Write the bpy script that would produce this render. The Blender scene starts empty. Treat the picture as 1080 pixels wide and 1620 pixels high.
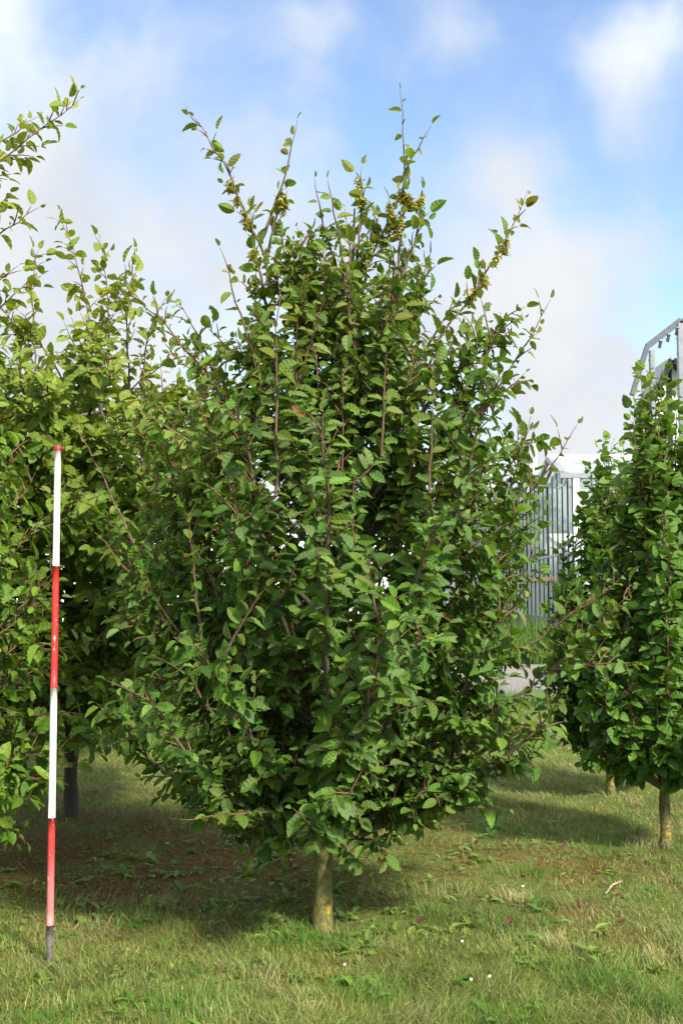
import bpy, math, random
import numpy as np

# ------------------------------------------------------------------ camera, world, sun, exposure
scene = bpy.context.scene
F, CX, CY, HOR, EYE = 1700.0, 540.0, 810.0, 925.0, 1.5      # focal length and centre in photo pixels
PITCH = math.atan((HOR - CY) / F)
cam_data = bpy.data.cameras.new('camera')
cam = bpy.data.objects.new('camera', cam_data)
scene.collection.objects.link(cam)
cam.location = (0, 0, EYE)
cam.rotation_euler = (math.pi / 2 + PITCH, 0, 0)
cam_data.sensor_fit = 'VERTICAL'
cam_data.sensor_height = 36.0
cam_data.lens = 36.0 * F / 1620.0
cam_data.clip_start = 0.05
cam_data.clip_end = 3000
scene.camera = cam

SUN_EL, SUN_AZ = 40.0, 141.0       # azimuth clockwise from +Y (view direction): behind and to the right
to_sun = np.array([math.sin(math.radians(SUN_AZ)) * math.cos(math.radians(SUN_EL)),
                   math.cos(math.radians(SUN_AZ)) * math.cos(math.radians(SUN_EL)),
                   math.sin(math.radians(SUN_EL))])
sun_data = bpy.data.lights.new('sun', 'SUN')
sun_data.energy = 3.9
sun_data.angle = math.radians(6.0)
sun_data.color = (1.0, 0.94, 0.83)
sun = bpy.data.objects.new('sun', sun_data)
scene.collection.objects.link(sun)
sun.location = (6, -6, 9)
sun.rotation_euler = (math.radians(90 - SUN_EL), 0, math.radians(180 - SUN_AZ))

vs = scene.view_settings
vs.view_transform = 'Standard'
vs.look = 'None'
vs.exposure = 1.18
vs.gamma = 1.0
scene.cycles.max_bounces = 6
scene.cycles.diffuse_bounces = 3
scene.cycles.transmission_bounces = 4
scene.cycles.transparent_max_bounces = 8
scene.cycles.caustics_reflective = False
scene.cycles.caustics_refractive = False


def ray(px, py):
    """unit world direction through a photo pixel"""
    x, u = (px - CX) / F, (CY - py) / F
    d = np.array([x, math.cos(PITCH) - u * math.sin(PITCH), math.sin(PITCH) + u * math.cos(PITCH)])
    return d / np.linalg.norm(d)


def at(px, py, D):
    """world point seen at a photo pixel at distance D ahead"""
    d = ray(px, py)
    return np.array([0, 0, EYE]) + d * (D / d[1])


class NT:
    """tiny node-tree helper"""
    def __init__(self, tree):
        self.t = tree
        tree.nodes.clear()

    def n(self, typ, _in=None, **props):
        nd = self.t.nodes.new(typ)
        for k, v in props.items():
            setattr(nd, k, v)
        for k, v in (_in or {}).items():
            s = nd.inputs[k]
            if isinstance(v, bpy.types.NodeSocket):
                self.t.links.new(v, s)
            else:
                s.default_value = v
        return nd

    def math(self, op, a, b=0.0, clamp=False):
        nd = self.n('ShaderNodeMath', {0: a, 1: b}, operation=op)
        nd.use_clamp = clamp
        return nd.outputs[0]

    def mix(self, fac, a, b):
        nd = self.n('ShaderNodeMix', data_type='RGBA')
        for idx, v in ((0, fac), (6, a), (7, b)):
            s = nd.inputs[idx]
            if isinstance(v, bpy.types.NodeSocket):
                self.t.links.new(v, s)
            else:
                s.default_value = v if idx == 0 else (*v, 1.0) if len(v) == 3 else v
        return nd.outputs[2]

    def ramp(self, fac, stops):
        nd = self.n('ShaderNodeValToRGB', {0: fac})
        el = nd.color_ramp.elements
        while len(el) < len(stops):
            el.new(0.5)
        for e, (p, c) in zip(el, stops):
            e.position = p
            e.color = (*c, 1.0) if len(c) == 3 else c
        return nd.outputs[0]


world = bpy.data.worlds.new('World')
scene.world = world
world.use_nodes = True
w = NT(world.node_tree)
sky = w.n('ShaderNodeTexSky', sky_type='NISHITA')
sky.sun_disc = False
sky.sun_elevation = math.radians(SUN_EL)
sky.sun_rotation = math.radians(SUN_AZ)
sky.air_density = 1.0
sky.dust_density = 0.3
sky.ozone_density = 2.2
tc = w.n('ShaderNodeTexCoord')
nrm = w.n('ShaderNodeVectorMath', {0: tc.outputs['Generated']}, operation='NORMALIZE').outputs[0]
warp = w.n('ShaderNodeTexNoise', {'Vector': nrm, 'Scale': 6.0, 'Detail': 3.5, 'Roughness': 0.5})
wv = w.n('ShaderNodeVectorMath', {0: warp.outputs['Color'], 1: (0.5, 0.5, 0.5)}, operation='SUBTRACT').outputs[0]
wv = w.n('ShaderNodeVectorMath', {0: wv, 'Scale': 0.11}, operation='SCALE').outputs[0]
dirw = w.n('ShaderNodeVectorMath', {0: nrm, 1: wv}, operation='ADD').outputs[0]
dirw = w.n('ShaderNodeVectorMath', {0: dirw}, operation='NORMALIZE').outputs[0]
# cloud banks: pixel direction, radius in degrees, weight
banks = [(985, 150, 2.8, .70), (1070, 50, 3.0, .40), (790, 280, 2.6, .6), (870, 430, 3.2, .85), (720, 70, 2.6, .42), (1000, 360, 2.6, .45),
         (60, 320, 5.0, .95), (25, 50, 3.0, .36), (235, 110, 3.6, .42), (445, 50, 2.6, .42), (420, 230, 3.0, .42), (150, 180, 2.2, .2),
         (310, 420, 4.6, .8), (560, 430, 4.8, .7), (985, 590, 1.8, .7), (890, 640, 4.5, .9), (610, 110, 1.6, .3),
         (740, 490, 4.6, .85), (150, 600, 8.0, .95), (-250, 300, 8.0, .9), (1500, 300, 8.0, .8)]
acc = None
for px, py, rad, wt in banks:
    c = ray(px, py)
    dt = w.n('ShaderNodeVectorMath', {0: dirw, 1: tuple(c)}, operation='DOT_PRODUCT').outputs['Value']
    # gaussian in angle: exp(-(1-dot)*2/rad^2)
    k = 1.0 / (1 - math.cos(math.radians(rad)))
    e = w.math('MULTIPLY', w.math('SUBTRACT', 1.0, dt), -k)
    g = w.math('MULTIPLY', w.math('EXPONENT', e), wt)
    # screen-like union
    acc = g if acc is None else w.math('SUBTRACT', w.math('ADD', acc, g), w.math('MULTIPLY', acc, g))
sep = w.n('ShaderNodeSeparateXYZ', {0: nrm})
elev = sep.outputs['Z']
# clouds for the rest of the sky dome, thicker towards the horizon
big = w.n('ShaderNodeTexNoise', {'Vector': dirw, 'Scale': 3.2, 'Detail': 6.0, 'Roughness': 0.55})
away = w.n('ShaderNodeMapRange', {0: sep.outputs['Y'], 1: 0.90, 2: 0.70, 3: 0.0, 4: 1.0}).outputs[0]
bigm = w.n('ShaderNodeMapRange', {0: big.outputs['Fac'], 1: 0.36, 2: 0.56, 3: 0.0, 4: 0.95}).outputs[0]
bigm = w.math('MULTIPLY', bigm, away)
hz = w.n('ShaderNodeMapRange', {0: elev, 1: 0.19, 2: 0.05, 3: 0.0, 4: 0.95}, interpolation_type='SMOOTHSTEP').outputs[0]
for g in (bigm, hz):
    acc = w.math('SUBTRACT', w.math('ADD', acc, g), w.math('MULTIPLY', acc, g))
det = w.n('ShaderNodeTexNoise', {'Vector': dirw, 'Scale': 13.0, 'Detail': 6.0, 'Roughness': 0.52})
dv = w.math('MULTIPLY', w.math('SUBTRACT', det.outputs['Fac'], 0.5), 0.95)
acc = w.math('ADD', acc, dv, clamp=True)
acc = w.n('ShaderNodeMapRange', {0: acc, 1: 0.06, 2: 0.92}, interpolation_type='SMOOTHSTEP').outputs[0]
shade = w.n('ShaderNodeTexNoise', {'Vector': dirw, 'Scale': 7.0, 'Detail': 3.0})
cloud = w.mix(w.n('ShaderNodeMapRange', {0: shade.outputs['Fac'], 1: 0.38, 2: 0.62}).outputs[0],
              (0.335, 0.357, 0.388), (0.395, 0.405, 0.415))
SKYB = 0.128
CLOUDB = 1.0
skyc = w.mix(1.0, sky.outputs[0], sky.outputs[0])
hsv = w.n('ShaderNodeHueSaturation', {'Hue': 0.5, 'Saturation': .97, 'Value': 1.0, 'Color': skyc})
bg1 = w.n('ShaderNodeBackground', {0: hsv.outputs[0], 1: SKYB})
# clouds outside the view brightened to add fill light from behind and above
bg2 = w.n('ShaderNodeBackground', {0: cloud, 1: w.math('MULTIPLY', CLOUDB, w.math('ADD', 1.0, w.math('MULTIPLY', away, 1.0)))})
ms = w.n('ShaderNodeMixShader', {0: acc, 1: bg1.outputs[0], 2: bg2.outputs[0]})
w.n('ShaderNodeOutputWorld', {0: ms.outputs[0]})


# ------------------------------------------------------------------ mesh and object helpers
rng = np.random.default_rng(11)
random.seed(5)


def vnoise(x, y, scale, seed):
    """smooth lattice noise 0..1 on arrays"""
    r = np.random.default_rng(seed)
    tab = r.random((64, 64))
    fx, fy = np.asarray(x) * scale + 1000.3, np.asarray(y) * scale + 1000.7
    ix, iy = np.floor(fx).astype(int), np.floor(fy).astype(int)
    tx, ty = fx - ix, fy - iy
    tx, ty = tx * tx * (3 - 2 * tx), ty * ty * (3 - 2 * ty)
    a, b = tab[ix % 64, iy % 64], tab[(ix + 1) % 64, iy % 64]
    c, d = tab[ix % 64, (iy + 1) % 64], tab[(ix + 1) % 64, (iy + 1) % 64]
    return (a * (1 - tx) + b * tx) * (1 - ty) + (c * (1 - tx) + d * tx) * ty


def ground_z(x, y):
    return 0.05 * (vnoise(x, y, 1.1, 3) - 0.5) + 0.02 * (vnoise(x, y, 4.0, 4) - 0.5)


def ground_at(p):
    return float(ground_z(np.array([p[0]]), np.array([p[1]]))[0])


def on_ground(px, py):
    """ground point under a photo pixel"""
    d = ray(px, py)
    p = np.array([0, 0, EYE]) + d * (-EYE / d[2])
    for _ in range(3):
        z = ground_at(p) if p[1] < 13 else 0.0
        p = np.array([0, 0, EYE]) + d * ((z - EYE) / d[2])
    return p


def unit(v):
    v = np.asarray(v, float)
    return v / (np.linalg.norm(v, axis=-1, keepdims=True) + 1e-12)


class Geo:
    """collects quads and triangles with a colour and a uv for every vertex"""
    def __init__(self):
        self.v, self.q, self.t, self.c, self.uv, self.nv = [], [], [], [], [], 0

    def add(self, verts, quads=None, tris=None, col=(1, 1, 1), uv=None):
        verts = np.asarray(verts, float).reshape(-1, 3)
        n = len(verts)
        self.v.append(verts)
        col = np.asarray(col, float)
        self.c.append(np.broadcast_to(col, (n, 3)) if col.ndim == 1 else col)
        self.uv.append(np.zeros((n, 2)) if uv is None else uv)
        if quads is not None and len(quads):
            self.q.append(np.asarray(quads, int).reshape(-1, 4) + self.nv)
        if tris is not None and len(tris):
            self.t.append(np.asarray(tris, int).reshape(-1, 3) + self.nv)
        self.nv += n

    def box(self, lo, hi, col=(1, 1, 1)):
        (a, b, c), (d, e, f) = lo, hi
        v = [(a, b, c), (d, b, c), (d, e, c), (a, e, c), (a, b, f), (d, b, f), (d, e, f), (a, e, f)]
        self.add(v, [(0, 3, 2, 1), (4, 5, 6, 7), (0, 1, 5, 4), (1, 2, 6, 5), (2, 3, 7, 6), (3, 0, 4, 7)], col=col)

    def tube(self, pts, rad, sides=6, col=(1, 1, 1), cap=True):
        pts = np.asarray(pts, float)
        n = len(pts)
        rad = np.broadcast_to(np.asarray(rad, float), (n,))
        tan = unit(np.gradient(pts, axis=0))
        ref = np.array([1.0, 0, 0]) if abs(tan[0, 0]) < 0.8 else np.array([0, 1.0, 0])
        u = unit(np.cross(tan, ref))
        v = np.cross(tan, u)
        a = np.linspace(0, 2 * math.pi, sides, endpoint=False)
        ring = (np.cos(a)[None, :, None] * u[:, None] + np.sin(a)[None, :, None] * v[:, None]) * rad[:, None, None]
        vv = (pts[:, None] + ring).reshape(-1, 3)
        i = np.arange(n - 1)[:, None] * sides
        j = np.arange(sides)[None]
        k = (j + 1) % sides
        q = np.stack([i + j, i + sides + j, i + sides + k, i + k], -1).reshape(-1, 4)
        c = np.asarray(col, float)
        if c.ndim == 2:
            c = np.repeat(c, sides, 0)
        uv = np.stack([np.tile(np.arange(sides) / sides, n), np.repeat(np.linspace(0, 1, n), sides)], -1)
        self.add(vv, q, col=c, uv=uv)
        if cap:
            b = self.nv - n * sides
            for base in (0, (n - 1) * sides):
                self.v.append(vv[base:base + sides].mean(0)[None])
                self.c.append((c[base:base + 1] if c.ndim == 2 else np.broadcast_to(c, (1, 3))))
                self.uv.append(np.zeros((1, 2)))
                m = self.nv
                idx = np.arange(sides)
                tr = np.stack([b + base + idx, b + base + (idx + 1) % sides, np.full(sides, m)], -1)
                self.t.append(tr if base else tr[:, ::-1])
                self.nv += 1

    def bar(self, a, b, wx, wz, col=(1, 1, 1), up=(0, 0, 1)):
        """rectangular bar from a to b"""
        a, b = np.asarray(a, float), np.asarray(b, float)
        d = unit(b - a)
        up = np.asarray(up, float)
        if abs(d @ up) > 0.95:
            up = np.array([0, 1.0, 0])
        s = unit(np.cross(d, up)) * wx / 2
        t = unit(np.cross(s, d)) * wz / 2
        v = [a - s - t, a + s - t, a + s + t, a - s + t, b - s - t, b + s - t, b + s + t, b - s + t]
        self.add(v, [(0, 3, 2, 1), (4, 5, 6, 7), (0, 1, 5, 4), (1, 2, 6, 5), (2, 3, 7, 6), (3, 0, 4, 7)], col=col)

    def build(self, name, mat, parent=None, origin=(0, 0, 0), smooth=False, link=True):
        V = np.concatenate(self.v) - np.asarray(origin, float)
        Q = np.concatenate(self.q) if self.q else np.zeros((0, 4), int)
        T = np.concatenate(self.t) if self.t else np.zeros((0, 3), int)
        loops = np.concatenate([Q.ravel(), T.ravel()])
        me = bpy.data.meshes.new(name)
        me.vertices.add(len(V))
        me.vertices.foreach_set('co', V.ravel().astype(np.float32))
        me.loops.add(len(loops))
        me.loops.foreach_set('vertex_index', loops.astype(np.int32))
        npoly = len(Q) + len(T)
        me.polygons.add(npoly)
        st = np.concatenate([np.arange(len(Q)) * 4, len(Q) * 4 + np.arange(len(T)) * 3])
        me.polygons.foreach_set('loop_start', st.astype(np.int32))
        me.polygons.foreach_set('use_smooth', np.full(npoly, smooth))
        me.update(calc_edges=True)
        ca = me.color_attributes.new('Col', 'FLOAT_COLOR', 'POINT')
        C = np.concatenate(self.c)
        ca.data.foreach_set('color', np.concatenate([C, np.ones((len(C), 1))], 1).ravel().astype(np.float32))
        ul = me.uv_layers.new(name='UVMap')
        ul.data.foreach_set('uv', np.concatenate(self.uv)[loops].ravel().astype(np.float32))
        me.materials.append(mat)
        o = bpy.data.objects.new(name, me)
        if link:
            scene.collection.objects.link(o)
        if parent is not None:
            o.parent = parent
        else:
            o.location = origin
        return o


def tag(o, label, cat, group=None):
    o['label'] = label
    o['category'] = cat
    if group:
        o['group'] = group
    return o


def thing(name, label, cat, loc=(0, 0, 0), rz=0.0, group=None):
    o = bpy.data.objects.new(name, None)
    scene.collection.objects.link(o)
    o.location = loc
    o.rotation_euler = (0, 0, rz)
    o.empty_display_size = 0.1
    return tag(o, label, cat, group)


# ------------------------------------------------------------------ materials
def mat_new(name):
    m = bpy.data.materials.new(name)
    m.use_nodes = True
    return m, NT(m.node_tree)


def principled(nt, **kw):
    return nt.n('ShaderNodeBsdfPrincipled', {k.replace('_', ' '): v for k, v in kw.items()})


def leaf_material(name, transl=0.28, rough=0.46, under=(1.2, 1.15, 1.2), spec=0.26):
    m, nt = mat_new(name)
    col = nt.n('ShaderNodeVertexColor', layer_name='Col').outputs[0]
    uv = nt.n('ShaderNodeUVMap', uv_map='UVMap').outputs[0]
    sp = nt.n('ShaderNodeSeparateXYZ', {0: uv})
    au = nt.math('ABSOLUTE', nt.math('SUBTRACT', sp.outputs[0], 0.5))
    # side veins slanting forward from the midrib
    ph = nt.math('MULTIPLY', nt.math('SUBTRACT', sp.outputs[1], nt.math('MULTIPLY', au, 0.55)), 75.0)
    wave = nt.math('SINE', ph)
    mid = nt.n('ShaderNodeMapRange', {0: au, 1: 0.0, 2: 0.045, 3: 1.0, 4: 0.0}).outputs[0]
    vein = nt.math('MAXIMUM', nt.math('MULTIPLY', nt.n('ShaderNodeMapRange', {0: wave, 1: 0.72, 2: 1.0}).outputs[0], 0.16), nt.math('MULTIPLY', mid, 0.6))
    lite = nt.n('ShaderNodeVectorMath', {0: col, 1: (1.55, 1.4, 1.5)}, operation='MULTIPLY').outputs[0]
    base = nt.mix(vein, col, lite)
    geo = nt.n('ShaderNodeNewGeometry')
    und = nt.n('ShaderNodeVectorMath', {0: base, 1: under}, operation='MULTIPLY').outputs[0]
    base2 = nt.mix(geo.outputs['Backfacing'], base, und)
    bmp = nt.n('ShaderNodeBump', {'Strength': 0.35, 'Distance': 0.002, 'Height': wave})
    p = principled(nt, Base_Color=base2, Roughness=rough, Specular_IOR_Level=spec, Normal=bmp.outputs[0])
    tcol = nt.n('ShaderNodeVectorMath', {0: col, 1: (1.9, 1.9, 0.75)}, operation='MULTIPLY').outputs[0]
    tr = nt.n('ShaderNodeBsdfTranslucent', {0: tcol})
    mx = nt.n('ShaderNodeMixShader', {0: transl, 1: p.outputs[0], 2: tr.outputs[0]})
    nt.n('ShaderNodeOutputMaterial', {0: mx.outputs[0]})
    return m


def plain_col_material(name, rough=0.7, spec=0.3, transl=0.0, bump=None):
    """colour comes from the mesh's own colour attribute, with a little mottling"""
    m, nt = mat_new(name)
    col = nt.n('ShaderNodeVertexColor', layer_name='Col').outputs[0]
    kw = {}
    if bump:
        tcn = nt.n('ShaderNodeTexCoord').outputs['Object']
        nz = nt.n('ShaderNodeTexNoise', {'Vector': tcn, 'Scale': bump, 'Detail': 5.0, 'Roughness': 0.65})
        f = nt.n('ShaderNodeMapRange', {0: nz.outputs['Fac'], 1: 0.3, 2: 0.7, 3: 0.55, 4: 1.4}).outputs[0]
        col = nt.n('ShaderNodeVectorMath', {0: col, 'Scale': f}, operation='SCALE').outputs[0]
        kw['Normal'] = nt.n('ShaderNodeBump', {'Strength': 0.5, 'Distance': 0.004, 'Height': nz.outputs['Fac']}).outputs[0]
    p = principled(nt, Base_Color=col, Roughness=rough, Specular_IOR_Level=spec, **kw)
    out = p.outputs[0]
    if transl:
        tr = nt.n('ShaderNodeBsdfTranslucent', {0: col})
        out = nt.n('ShaderNodeMixShader', {0: transl, 1: out, 2: tr.outputs[0]}).outputs[0]
    nt.n('ShaderNodeOutputMaterial', {0: out})
    return m


M_LEAF = leaf_material('hornbeam_leaf')
M_LEAF2 = leaf_material('soft_leaf', transl=0.25, rough=0.4)
M_BARK = plain_col_material('young_bark', rough=0.75, bump=60.0)
M_GRASS = plain_col_material('grass_blade', rough=0.6, spec=0.15, transl=0.3)
M_FRUIT = plain_col_material('winged_fruit', rough=0.6, spec=0.2, transl=0.35)


def trunk_material():
    m, nt = mat_new('lichen_bark')
    tcn = nt.n('ShaderNodeTexCoord').outputs['Object']
    col = nt.n('ShaderNodeVertexColor', layer_name='Col').outputs[0]
    n1 = nt.n('ShaderNodeTexNoise', {'Vector': tcn, 'Scale': 45.0, 'Detail': 6.0, 'Roughness': 0.7})
    mp = nt.n('ShaderNodeMapping', {'Vector': tcn, 'Scale': (30, 30, 9)})
    n2 = nt.n('ShaderNodeTexNoise', {'Vector': mp.outputs[0], 'Scale': 2.2, 'Detail': 5.0, 'Roughness': 0.7})
    z = nt.n('ShaderNodeSeparateXYZ', {0: tcn}).outputs[2]
    dark = nt.n('ShaderNodeVectorMath', {0: col, 'Scale': 0.38}, operation='SCALE').outputs[0]
    c = nt.mix(nt.n('ShaderNodeMapRange', {0: n1.outputs['Fac'], 1: 0.35, 2: 0.6}).outputs[0], dark, col)
    # green algae and orange lichen patches low on the trunk
    alg = nt.n('ShaderNodeMapRange', {0: n2.outputs['Fac'], 1: 0.42, 2: 0.6, 3: 0.0, 4: 0.7}).outputs[0]
    alg = nt.math('MULTIPLY', alg, nt.n('ShaderNodeMapRange', {0: z, 1: 0.9, 2: 0.3}).outputs[0])
    c = nt.mix(alg, c, (0.17, 0.17, 0.035))
    n3 = nt.n('ShaderNodeTexNoise', {'Vector': tcn, 'Scale': 38.0, 'Detail': 4.0, 'Roughness': 0.8})
    band = nt.math('SUBTRACT', 1.0, nt.math('ABSOLUTE', nt.math('MULTIPLY', nt.math('SUBTRACT', z, 0.10), 14.0)), clamp=True)
    li = nt.math('MULTIPLY', nt.n('ShaderNodeMapRange', {0: n3.outputs['Fac'], 1: 0.50, 2: 0.58}).outputs[0], band)
    c = nt.mix(li, c, (0.42, 0.28, 0.03))
    bmp = nt.n('ShaderNodeBump', {'Strength': 0.6, 'Distance': 0.006, 'Height': n1.outputs['Fac']})
    p = principled(nt, Base_Color=c, Roughness=0.85, Specular_IOR_Level=0.2, Normal=bmp.outputs[0])
    nt.n('ShaderNodeOutputMaterial', {0: p.outputs[0]})
    return m


M_TRUNK = trunk_material()


def solid(name, col, rough=0.6, metal=0.0, spec=0.5, noise=0.0, nscale=20.0, bump=0.0):
    m, nt = mat_new(name)
    c = (*col, 1.0)
    kw = {}
    if noise or bump:
        tcn = nt.n('ShaderNodeTexCoord').outputs['Object']
        nz = nt.n('ShaderNodeTexNoise', {'Vector': tcn, 'Scale': nscale, 'Detail': 6.0, 'Roughness': 0.65})
        lo = tuple(x * (1 - noise) for x in col)
        hi = tuple(min(1, x * (1 + noise * 0.6)) for x in col)
        c = nt.mix(nt.n('ShaderNodeMapRange', {0: nz.outputs['Fac'], 1: 0.35, 2: 0.65}).outputs[0], lo, hi)
        if bump:
            kw['Normal'] = nt.n('ShaderNodeBump', {'Strength': bump, 'Distance': 0.01, 'Height': nz.outputs['Fac']}).outputs[0]
    p = principled(nt, Base_Color=c, Roughness=rough, Metallic=metal, Specular_IOR_Level=spec, **kw)
    nt.n('ShaderNodeOutputMaterial', {0: p.outputs[0]})
    return m


# ------------------------------------------------------------------ ground
def build_ground():
    m, nt = mat_new('lawn_soil')
    tcn = nt.n('ShaderNodeTexCoord').outputs['Object']
    a = nt.n('ShaderNodeTexNoise', {'Vector': tcn, 'Scale': 1.3, 'Detail': 5.0, 'Roughness': 0.6}).outputs['Fac']
    b = nt.n('ShaderNodeTexNoise', {'Vector': tcn, 'Scale': 35.0, 'Detail': 6.0, 'Roughness': 0.75}).outputs['Fac']
    c = nt.n('ShaderNodeTexNoise', {'Vector': tcn, 'Scale': 6.0, 'Detail': 4.0, 'Roughness': 0.6}).outputs['Fac']
    soil = nt.ramp(b, [(0.3, (0.030, 0.018, 0.007)), (0.5, (0.115, 0.066, 0.020)), (0.7, (0.22, 0.15, 0.055))])
    moss = nt.ramp(b, [(0.3, (0.035, 0.055, 0.010)), (0.55, (0.11, 0.14, 0.03)), (0.75, (0.20, 0.21, 0.05))])
    # bare mossy earth under the crowns on the left
    gp = nt.n('ShaderNodeSeparateXYZ', {0: tcn})
    ex = nt.math('MULTIPLY', nt.math('ADD', gp.outputs[0], 1.3), 1 / 2.4)
    ey = nt.math('MULTIPLY', nt.math('SUBTRACT', gp.outputs[1], 6.2), 1 / 1.5)
    er = nt.math('SQRT', nt.math('ADD', nt.math('MULTIPLY', ex, ex), nt.math('MULTIPLY', ey, ey)))
    bare = nt.math('MULTIPLY', nt.math('SUBTRACT', 1.2, er, True), .20)
    a = nt.math('ADD', nt.math('SUBTRACT', a, bare), nt.n('ShaderNodeMapRange', {0: gp.outputs[1], 1: 7.0, 2: 11.0, 3: 0.0, 4: 0.15}).outputs[0])
    f = nt.n('ShaderNodeMapRange', {0: nt.math('ADD', nt.math('MULTIPLY', a, 0.6), nt.math('MULTIPLY', c, 0.4)), 1: 0.36, 2: 0.50}).outputs[0]
    col = nt.mix(f, soil, moss)
    bmp = nt.n('ShaderNodeBump', {'Strength': 0.8, 'Distance': 0.015, 'Height': b})
    p = principled(nt, Base_Color=col, Roughness=0.95, Specular_IOR_Level=0.1, Normal=bmp.outputs[0])
    nt.n('ShaderNodeOutputMaterial', {0: p.outputs[0]})
    xs = np.concatenate([[-900, -300, -100, -40, -20, -12], np.linspace(-8, 8, 161), [12, 20, 40, 100, 300, 900]])
    ys = np.concatenate([[-900, -300, -60, -20, -5, 0], np.linspace(1.5, 16, 146), [20, 30, 50, 90, 200, 500, 1500]])
    X, Y = np.meshgrid(xs, ys, indexing='ij')
    Z = ground_z(X, Y)
    fade = np.clip((16 - Y) / 3, 0, 1) * np.clip((8 - abs(X)) / 2, 0, 1) * np.clip((Y - 1.5), 0, 1)
    Z = Z * fade
    g = Geo()
    n, k = X.shape
    i = np.arange(n - 1)[:, None] * k
    j = np.arange(k - 1)[None]
    q = np.stack([i + j, i + k + j, i + k + j + 1, i + j + 1], -1).reshape(-1, 4)
    g.add(np.stack([X, Y, Z], -1).reshape(-1, 3), q)
    o = g.build('ground', m, smooth=True)
    o['kind'] = 'structure'
    # gravel path crossing behind the lawn
    m2, nt = mat_new('path_gravel')
    tcn = nt.n('ShaderNodeTexCoord').outputs['Object']
    v = nt.n('ShaderNodeTexVoronoi', {'Vector': tcn, 'Scale': 22.0})
    nz = nt.n('ShaderNodeTexNoise', {'Vector': tcn, 'Scale': 1.5, 'Detail': 4.0}).outputs['Fac']
    c1 = nt.mix(v.outputs['Color'], (0.12, 0.11, 0.12), (0.23, 0.21, 0.22))
    c2 = nt.mix(nt.n('ShaderNodeMapRange', {0: nz, 1: 0.4, 2: 0.65}).outputs[0], c1, (0.20, 0.17, 0.13))
    p = principled(nt, Base_Color=c2, Roughness=0.95, Normal=nt.n('ShaderNodeBump', {'Strength': 0.7, 'Distance': 0.02, 'Height': v.outputs['Distance']}).outputs[0])
    nt.n('ShaderNodeOutputMaterial', {0: p.outputs[0]})
    g = Geo()
    xs = np.linspace(-40, 40, 161)
    e0 = 13.6 + 0.22 * (vnoise(xs, 0 * xs, 1.3, 8) - .5)
    e1 = 20.0 + 0.3 * (vnoise(xs, 0 * xs, 1.1, 9) - .5)
    V = np.concatenate([np.stack([xs, e0, 0 * xs + .032], -1), np.stack([xs, e1, 0 * xs + .032], -1)])
    i = np.arange(160)
    g.add(V, np.stack([i, i + 1, i + 162, i + 161], -1))
    o = g.build('gravel_path', m2)
    o['kind'] = 'structure'


build_ground()

# ------------------------------------------------------------------ leaves and trees
def leaf_template(stations, width=0.56, peak=0.48, fold=0.09, curl=0.18, pleat=0.016, serr=0.032, bite=None, seed=0):
    r = np.random.default_rng(seed)
    t = np.linspace(0, 1, stations)
    prof = np.where(t < peak, np.sin(0.5 * np.pi * np.clip(t / peak, 0, 1)) ** 0.62,
                    np.cos(0.5 * np.pi * np.clip((t - peak) / (1 - peak), 0, 1)) ** 0.68)
    V, UV = [], []
    for i, (ti, pi) in enumerate(zip(t, prof)):
        hw = width / 2 * pi
        zc = -curl * ti * ti
        pl = pleat * (1 if i % 2 else -1) * (0 < i < stations - 1)
        for s in (-1, 0, 1):
            h = hw * (1 + serr * (1 if (i + (s > 0)) % 2 else -1))
            if bite and bite[0] == s and bite[1] <= ti <= bite[2]:
                h *= bite[3] * (0.8 + 0.4 * r.random())
            V.append((s * h, ti - (0.05 if s else 0) * pi, zc + (fold * abs(s) * hw / (width / 2) + pl * (1 if s else -0.4))))
            UV.append((0.5 + s * 0.5 * h / (width / 2), ti))
    q = []
    for i in range(stations - 1):
        a = i * 3
        q += [(a, a + 1, a + 4, a + 3), (a + 1, a + 2, a + 5, a + 4)]
    return np.array(V), np.array(q), np.array(UV)


HI = [leaf_template(11, seed=1), leaf_template(11, width=.58, curl=.28, fold=.13, seed=2), leaf_template(11, width=.54, curl=.08, fold=.2, seed=3),
      leaf_template(11, curl=.3, bite=(1, .35, .75, .45), seed=4), leaf_template(11, width=.6, curl=.15, bite=(-1, .6, .95, .3), seed=5)]
MID = [leaf_template(9, width=.6, seed=6), leaf_template(9, width=.6, curl=.25, fold=.15, seed=7), leaf_template(9, width=.56, curl=.1, fold=.2, seed=8),
       leaf_template(7, width=.62, bite=(1, .3, .8, .5), seed=9)]
LIN = [leaf_template(9, width=.70, peak=.42, curl=.22, fold=.1, seed=16), leaf_template(9, width=.64, peak=.44, curl=.12, fold=.18, seed=17),
       leaf_template(9, width=.74, peak=.40, curl=.35, fold=.06, seed=18)]


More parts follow.
